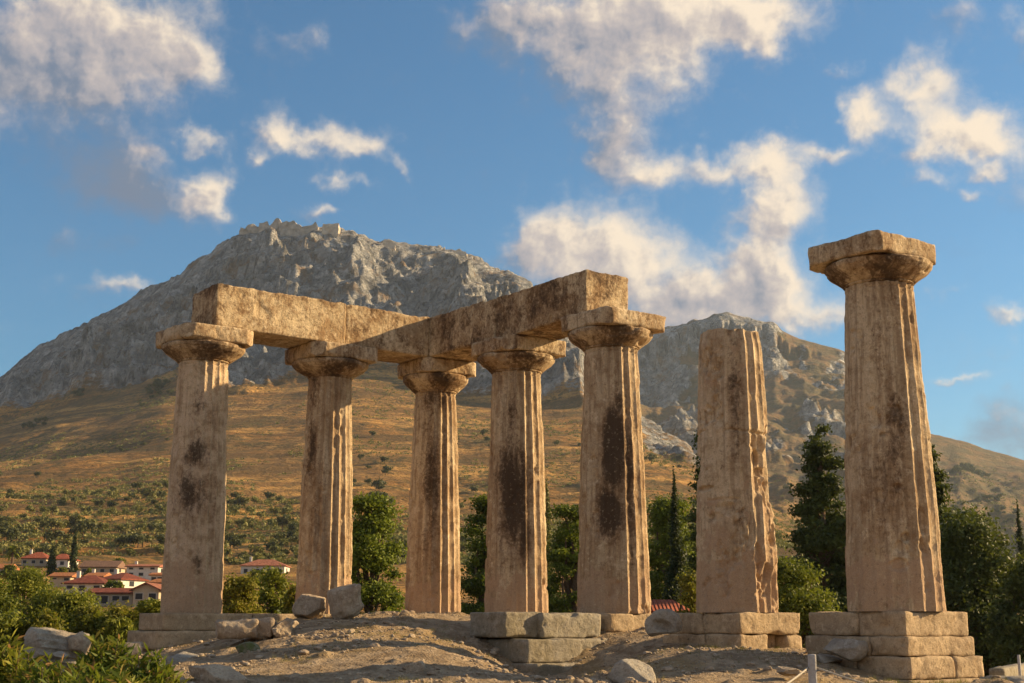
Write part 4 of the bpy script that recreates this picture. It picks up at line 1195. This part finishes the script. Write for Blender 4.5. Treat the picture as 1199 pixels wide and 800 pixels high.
# ------------------------------------------------------------------ village
M_white = simple('white_plaster', (0.62, 0.58, 0.52), .1, 1.5, .9)
M_cream = simple('cream_plaster', (0.46, 0.38, 0.27), .12, 1.5, .9)
M_tile = simple('red_roof_tiles', (0.30, 0.085, 0.045), .3, 2.5, .9, .05)
M_tile2 = simple('orange_roof_tiles', (0.36, 0.15, 0.065), .3, 2.5, .9, .05)
M_tileb = simple('brown_roof_tiles', (0.20, 0.12, 0.085), .3, 2.5, .9, .05)
M_tile3 = simple('faded_roof_tiles', (0.34, 0.14, 0.09), .35, 1.6, .95, .05)
M_tile4 = simple('dark_red_roof_tiles', (0.20, 0.06, 0.04), .35, 1.6, .95, .05)
M_win = simple('dark_window', (0.035, 0.035, 0.04), .1, 2, .3)
M_frame = simple('window_frame', (0.5, 0.47, 0.42), .1, 2, .7)


for m_ in (M_tile, M_tile2, M_tileb, M_tile3, M_tile4):
    t_ = m_.node_tree; w_ = t_.nodes.new('ShaderNodeTexWave'); w_.inputs['Scale'].default_value = 1.6; w_.inputs['Distortion'].default_value = .6
    tc_ = [n for n in t_.nodes if n.type == 'TEX_COORD'][0]; t_.links.new(tc_.outputs['Object'], w_.inputs['Vector'])
    bp_ = [n for n in t_.nodes if n.type == 'BUMP'][0]; t_.links.new(w_.outputs['Fac'], bp_.inputs['Height']); bp_.inputs['Distance'].default_value = .12


def bx(x0, x1, y0, y1, z0, z1):
    V = [(x0, y0, z0), (x1, y0, z0), (x1, y1, z0), (x0, y1, z0), (x0, y0, z1), (x1, y0, z1), (x1, y1, z1), (x0, y1, z1)]
    return V, [(0, 3, 2, 1), (4, 5, 6, 7), (0, 1, 5, 4), (1, 2, 6, 5), (2, 3, 7, 6), (3, 0, 4, 7)]


def house(label, px0, px1, py_roof, py_eave, py_base, Y, wall, tile, seed, roof='hip', depth=9, rot=0.0, wins=3, storeys=1, chimney=False):
    a = at(px0, py_base, Y); b = at(px1, py_base, Y); zr = at(px0, py_roof, Y)[2]; ze = at(px0, py_eave, Y)[2]
    rg = random.Random(seed)
    w = (b[0] - a[0]); cx = (a[0] + b[0]) / 2
    zg = min(gz(cx, Y), a[2]) - .6
    root = empty('house', (cx, Y + depth / 2, zg), rot); tag(root, label, 'house', 'houses of the village below the hill')
    w2 = w / 2 - .35; d2 = depth / 2; he = ze - zg; hr = zr - zg
    V, Fc = bx(-w2, w2, -d2, d2, 0, he); mesh_obj('wall', V, Fc, wall, root, False)
    e = .45
    X0, X1, Y0_, Y1_ = -w2 - e, w2 + e, -d2 - e, d2 + e
    if roof == 'hip':
        i = min(w2, d2) * .95
        V = [(X0, Y0_, he), (X1, Y0_, he), (X1, Y1_, he), (X0, Y1_, he), (X0 + i, 0, hr), (X1 - i, 0, hr), (X0, Y0_, he - .18), (X1, Y0_, he - .18), (X1, Y1_, he - .18), (X0, Y1_, he - .18)]
        if X0 + i > X1 - i: V[4] = V[5] = (0, 0, hr)
        Fc = [(0, 1, 5, 4), (1, 2, 5), (2, 3, 4, 5), (3, 0, 4), (6, 7, 1, 0), (7, 8, 2, 1), (8, 9, 3, 2), (9, 6, 0, 3), (9, 8, 7, 6)]
    elif roof == 'gable':                          # gable faces the camera
        V = [(X0, Y0_, he - .1), (0, Y0_, hr), (X1, Y0_, he - .1), (X0, Y1_, he - .1), (0, Y1_, hr), (X1, Y1_, he - .1), (X0, Y0_, he - .3), (0, Y0_, hr - .22), (X1, Y0_, he - .3), (X0, Y1_, he - .3), (0, Y1_, hr - .22), (X1, Y1_, he - .3)]
        Fc = [(0, 1, 4, 3), (1, 2, 5, 4), (6, 9, 10, 7), (7, 10, 11, 8), (0, 6, 7, 1), (1, 7, 8, 2), (3, 4, 10, 9), (4, 5, 11, 10), (0, 3, 9, 6), (2, 8, 11, 5)]
        Vg = [(-w2, -d2 + .01, he), (w2, -d2 + .01, he), (0, -d2 + .01, hr - .3), (-w2, d2 - .01, he), (w2, d2 - .01, he), (0, d2 - .01, hr - .3)]
        mesh_obj('gable', Vg, [(0, 1, 2), (3, 5, 4), (0, 2, 5, 3), (1, 4, 5, 2), (0, 3, 4, 1)], wall, root, False)
    else:                                           # long ridge parallel to the picture
        V = [(X0, Y0_, he), (X1, Y0_, he), (X1, 0, hr), (X0, 0, hr), (X1, Y1_, he), (X0, Y1_, he), (X0, Y0_, he - .2), (X1, Y0_, he - .2), (X1, Y1_, he - .2), (X0, Y1_, he - .2)]
        Fc = [(0, 1, 2, 3), (3, 2, 4, 5), (6, 7, 1, 0), (7, 8, 4, 2, 1), (9, 6, 0, 3, 5), (8, 9, 5, 4), (9, 8, 7, 6)]
    rf = mesh_obj('roof', V, Fc, tile, root, False)
    if chimney:
        V, Fc = bx(-w2 * .7 - .3, -w2 * .7 + .3, -.3, .3, he, hr + .7); mesh_obj('chimney', V, Fc, M_white, rf, False)
    hv = he - (a[2] - zg)                           # visible wall height
    for s in range(storeys):
        zc_ = (a[2] - zg) + hv * (s + .5) / storeys; wh = min(1.3, hv / storeys * .5)
        for k_ in range(wins):
            xc = -w2 + (k_ + .5) * 2 * w2 / wins + rg.uniform(-.3, .3)
            door = (s == 0 and k_ == wins // 2 and storeys > 1) or (storeys == 1 and k_ == 1)
            z0_ = zc_ - (hv / storeys * .5 - .02 if door else wh / 2)
            V, Fc = bx(xc - .62, xc + .62, -d2 - .06, -d2 + .02, z0_, zc_ + wh / 2)
            f = mesh_obj('door' if door else 'window', V, Fc, M_frame, root, False)
            V, Fc = bx(xc - .5, xc + .5, -d2 - .09, -d2 - .05, z0_ + .1, zc_ + wh / 2 - .1)
            mesh_obj('panel' if door else 'pane', V, Fc, M_win, f, False)
    for xs in (1,):
        V, Fc = bx(w2 - .02, w2 + .06, -1.2, .2, (a[2] - zg) + hv * .35, (a[2] - zg) + hv * .8)
        f = mesh_obj('window', V, Fc, M_win, root, False)
    return root


house('cream house with a red hipped roof and white chimney beside the palm', 22, 54, 647, 655, 673, 385, M_cream, M_tile, 1, 'hip', chimney=True, storeys=2)
house('white house wing with a red roof behind the shorter cypress', 53, 80, 649, 656, 676, 380, M_white, M_tile, 2, 'hip', wins=2, storeys=2)
house('long low house with a brown roof behind the taller cypress', 92, 137, 657, 665, 674, 345, M_cream, M_tileb, 3, 'long', 8, wins=4)
house('bright white two-storey house with a thin red roof right of the brown roof', 146, 186, 661, 664, 676, 330, M_white, M_tile3, 4, 'long', 8, wins=3, storeys=2, chimney=True)
house('small white annexe below the bright white house', 174, 191, 671, 674, 684, 300, M_white, M_tile2, 5, 'long', 6, wins=2)
house('red pyramid-roofed house with a white side wall in the middle of the village', 120, 153, 671, 679, 692, 258, M_white, M_tile4, 6, 'hip', 8, rot=-.35, wins=2, chimney=True)
house('house with a broad dark red hipped roof left of the pyramid roof', 72, 122, 674, 684, 694, 240, M_white, M_tile4, 7, 'hip', 9, wins=3, chimney=True)
house('orange-roofed shed behind the broad dark red roof', 56, 84, 671, 676, 682, 285, M_cream, M_tile2, 8, 'long', 7, wins=2)
house('small orange-roofed house between the brown roof and the pyramid roof', 98, 121, 671, 676, 682, 290, M_cream, M_tile2, 9, 'long', 7, wins=2, chimney=True)
house('long cream house with a low red roof at the front of the village', 100, 157, 689, 695, 709, 200, M_cream, M_tile4, 10, 'long', 7, wins=4)
house('cream house with its gable to the camera beside the leftmost column', 152, 188, 683, 691, 708, 196, M_cream, M_tile3, 11, 'gable', 8, wins=2)
house('small house with an orange roof above the gabled house', 171, 192, 678, 683, 689, 235, M_white, M_tile2, 12, 'hip', 6, wins=2)
house('white house with a red hipped roof right of the leftmost column', 280, 334, 655, 663, 676, 380, M_white, M_tile3, 13, 'hip', 9, wins=4, chimney=True)
house('house with an orange roof cut by the left edge', -20, 9, 661, 667, 676, 350, M_cream, M_tile2, 14, 'long', 8, wins=3)
house('tile-roofed hut seen low between the blackened and the broken column', 752, 808, 701, 715, 726, 70, M_cream, M_tile, 15, 'hip', 3, wins=2)

# ------------------------------------------------------------------ olive trees on the slope
def small_tree(name, seed, W, H, mat, n, leaf):
    rg = np.random.RandomState(seed)
    root = empty(name, (0, 0, 0))
    cs, rs = [], []
    for i in range(9):
        a = rg.rand() * 6.28; u = rg.rand() ** .5 * W * .33; z = H * (.38 + .4 * rg.rand()); q = W * (.16 + .1 * rg.rand())
        cs.append((math.cos(a) * u, math.sin(a) * u, z)); rs.append((q, q, q * .8))
    V, Fc = leaves(cs, rs, n, leaf, rg, .3, shell=.5)
    mesh_obj('crown', V, Fc, mat, root, smooth=False)
    join_tubes('trunk', [limb((0, 0, -.5), (.1, 0, H * .5), .22, .12, rg, 4, .05)], M_bark, root, 5)
    return root


olv = [small_tree('olive_tree', 40 + i, 4.6, 3.9, M_olive, 420, .48) for i in range(3)]
for o in olv: tag(o, 'grey-green olive tree on the terraced hillside below the mountain', 'tree', 'olive trees on the hillside')
shr = [small_tree('hillside_shrub', 50 + i, 6.0, 5.2, M_scrub, 520, .5) for i in range(2)]
for o in shr: tag(o, 'dark green shrub on the hillside below the mountain', 'shrub', 'dark shrubs on the hillside')
rg = np.random.RandomState(77)
used_o = [False] * 3; used_s = [False] * 2


def place(pr, used, i, x, y, s):
    if not used[i]: o = pr[i]; used[i] = True
    else: o = copy_tree(pr[i])
    o.location = (x, y, gz(x, y)); o.rotation_euler = (0, 0, rg.rand() * 6.28); o.scale = (s, s, s * (.8 + .3 * rg.rand()))


cnt = 0; tries = 0
# rows of olives: strips at roughly constant distance
strips = [(455, -21, -3, 50), (475, -21, 2, 40), (520, -10, 3, 30), (570, -21, -12, 34), (600, -15, 1, 40), (650, -21, -8, 30), (700, -19, -2, 24), (760, -21, -14, 26), (560, 5, 20, 12)]
for (r0, a0, a1, n_) in strips:
    for k_ in range(n_):
        a = a0 + (a1 - a0) * (k_ + .5 + .45 * rg.normal()) / n_; r = r0 * (1 + .018 * rg.normal())
        x, y = r * math.sin(R(a)), r * math.cos(R(a))
        if vnoise(np.array([[x / 40, y / 40, 3.3]]), 4)[0] < -.45: continue
        place(olv, used_o, cnt % 3, x, y, .8 + .5 * rg.rand()); cnt += 1
        if cnt >= 285: break
cs_ = 0
spots = []
for k_ in range(900):
    a = rg.uniform(-21, 21); r = 480 + 620 * rg.rand() ** 1.2
    x, y = r * math.sin(R(a)), r * math.cos(R(a))
    wgt = vnoise(np.array([[x / 90, y / 60, 8.8]]), 14)[0] + (0.3 if (r < 640 and a < -5) else (.25 if a > 14 else -.1))
    if wgt < .28 or cs_ >= 200: continue
    place(shr, used_s, cs_ % 2, x, y, .6 + .7 * rg.rand()); cs_ += 1
for (px, py, n_, sp) in ((182, 462, 16, 1.1), (40, 500, 7, .9), (90, 470, 5, 1.2), (1133, 551, 30, .45), (1118, 553, 16, .35), (1148, 556, 12, .5), (1160, 585, 12, 1.2), (1125, 600, 12, 1.0), (1180, 610, 12, 1.0), (930, 575, 8, 1.0), (960, 540, 6, .8), (610, 560, 8, 1.2), (820, 600, 8, 1.0)):
    a0, e0 = azel(px, py)
    rs_ = np.arange(300, 2600, 10.0); x_ = rs_ * math.sin(R(a0)); y_ = rs_ * math.cos(R(a0))
    zt_ = terrain(x_, y_, False)[0] / rs_
    j = int(np.argmax(zt_ > math.tan(R(e0)))) if (zt_ > math.tan(R(e0))).any() else 100
    for k_ in range(n_):
        a = a0 + rg.normal() * .28 * sp; r = rs_[j] + rg.normal() * 14
        place(shr, used_s, cs_ % 2, r * math.sin(R(a)), r * math.cos(R(a)), (1.1 + .8 * rg.rand()) * max(.8, r / 2200)); cs_ += 1
# far low scrub: uncountable, one object
N = 30000
a = rg.uniform(-22, 22, N); r = 430 + 1270 * rg.rand(N) ** 1.5 + np.where(a > 13, 800 * rg.rand(N), 0)
x, y = r * np.sin(np.radians(a)), r * np.cos(np.radians(a))
zz, rkk = terrain(x, y)
ok = (fbm(np.stack([x, y, x * 0], 1), 110, 4, 12) > .04 - .16 * (r < 640) - .2 * (a > 14)) & (rkk < .5) & ((zz / r < .135) | (a < 13))
x, y, zz, r, a = x[ok], y[ok], zz[ok], r[ok], a[ok]
Vs = []
for i in range(len(x)):
    s = (.9 + 1.3 * rg.rand()) * (1 + .7 * (a[i] > 13) * (r[i] > 700))
    cc = np.array([x[i], y[i], zz[i] + s * .35])
    v_, f_ = leaves([cc], [(s, s, s * .6)], 20, .30 * s, rg, .3)
    Vs.append(v_)
V = np.concatenate(Vs)
tag(mesh_obj('hillside_scrub', V, np.arange(len(V)).reshape(-1, 4), M_olive, smooth=False), 'low thorny scrub spread over the dry slopes', 'scrub', kind='stuff')

# ------------------------------------------------------------------ castle on the summit
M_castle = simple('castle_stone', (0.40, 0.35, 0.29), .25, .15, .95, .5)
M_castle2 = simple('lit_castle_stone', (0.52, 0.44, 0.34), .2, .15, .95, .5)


def castle_piece(label, px0, px1, py0, py1, dist, name, mat, seed, dep=14, cren=0):
    a = at(px0, py1, dist); b = at(px1, py0, dist); w = b[0] - a[0]; h_ = b[2] - a[2] + 16
    V, Fc = box_grid(w, dep, h_, 2.5)
    V[:, 2] += sstep(V[:, 2], h_ - 8, h_) * (fbm(np.stack([V[:, 0], V[:, 1] * .2, V[:, 0] * 0], 1), 9, 3, seed) * (2 if 'tower' in name else 9))
    V += np.stack([fbm(V, 8, 3, seed + 1), fbm(V, 8, 3, seed + 2), V[:, 0] * 0], 1) * 3.0
    root = empty(name, ((a[0] + b[0]) / 2, dist, b[2] - h_)); tag(root, label, 'castle', 'fortress walls on the summit')
    mesh_obj('wall', V, Fc, mat, root, smooth=False)
    for i in range(0):
        xx_ = -w / 2 + (i + .5) * w / cren
        V, Fc = bx(xx_ - w / cren * .28, xx_ + w / cren * .28, -dep / 2, -dep / 2 + 2, h_ - 1, h_ + 2.2)
        mesh_obj('merlon', V, Fc, mat, root, False)
    return root


castle_piece('low fortress wall at the left shoulder of the summit', 280, 305, 269, 276, 1790, 'fortress_wall', M_castle, 1)
castle_piece('highest block of the ruined fortress on the summit', 303, 330, 262, 274, 1785, 'fortress_keep', M_castle, 2, cren=4)
castle_piece('long middle wall of the ruined fortress on the summit', 328, 372, 264, 276, 1780, 'fortress_wall', M_castle, 3, cren=6)
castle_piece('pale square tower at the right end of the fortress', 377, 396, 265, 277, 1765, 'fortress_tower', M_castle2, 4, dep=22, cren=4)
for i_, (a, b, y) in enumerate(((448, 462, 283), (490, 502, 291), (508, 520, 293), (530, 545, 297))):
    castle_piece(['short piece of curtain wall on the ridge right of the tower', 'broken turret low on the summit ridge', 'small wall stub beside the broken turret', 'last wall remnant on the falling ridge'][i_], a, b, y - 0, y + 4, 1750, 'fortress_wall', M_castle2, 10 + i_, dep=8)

# ------------------------------------------------------------------ right edge: low wall and pole
p0 = at(1168, 803, 46); p1 = at(1240, 786, 58)
root = empty('retaining_wall', (p0[0], p0[1], p0[2])); tag(root, 'low sloping stone wall under the trees at the right edge', 'wall')
d = p1 - p0; d[2] = d[2] ; L = math.hypot(d[0], d[1])
V, Fc = box_grid(L, .5, 1.6, .12); V = erode_box(V, L, .5, 1.6, .04, .05, 900, chip=.15)
V[:, 0] += L / 2; V[:, 2] += V[:, 0] / L * (p1[2] - p0[2]) - 1.0
ob = mesh_obj('wall', V, Fc, M_grey, root); ob.rotation_euler = (0, 0, math.atan2(d[1], d[0]))
p = at(1193, 770, 36)
ob = tube('fence_pole', [(p[0], p[1], p[2] - 1.2), (p[0], p[1], p[2] - .4), (p[0], p[1], p[2] + .1)], .04, M_post)
tag(ob, 'thin grey pole standing before the low wall at the right edge', 'pole')

# ------------------------------------------------------------------ haze
zmin, zmax = TZ.min() - 1, max(TZ.max(), 560) + 30
V, Fc = bx(-5400, 5400, -5400, 5400, float(zmin), float(zmax))
m = bpy.data.materials.new('haze_air'); m.use_nodes = True
t = NT(m.node_tree)
pv = t.n('ShaderNodeVolumePrincipled'); pv.inputs['Color'].default_value = (0.72, 0.85, 1.0, 1)
pv.inputs['Density'].default_value = 0.000055; pv.inputs['Anisotropy'].default_value = 0.2
o = t.n('ShaderNodeOutputMaterial'); t.put(o.inputs['Volume'], pv.outputs[0])
hz = mesh_obj('haze', V, Fc, m, smooth=False); tag(hz, kind='stuff')
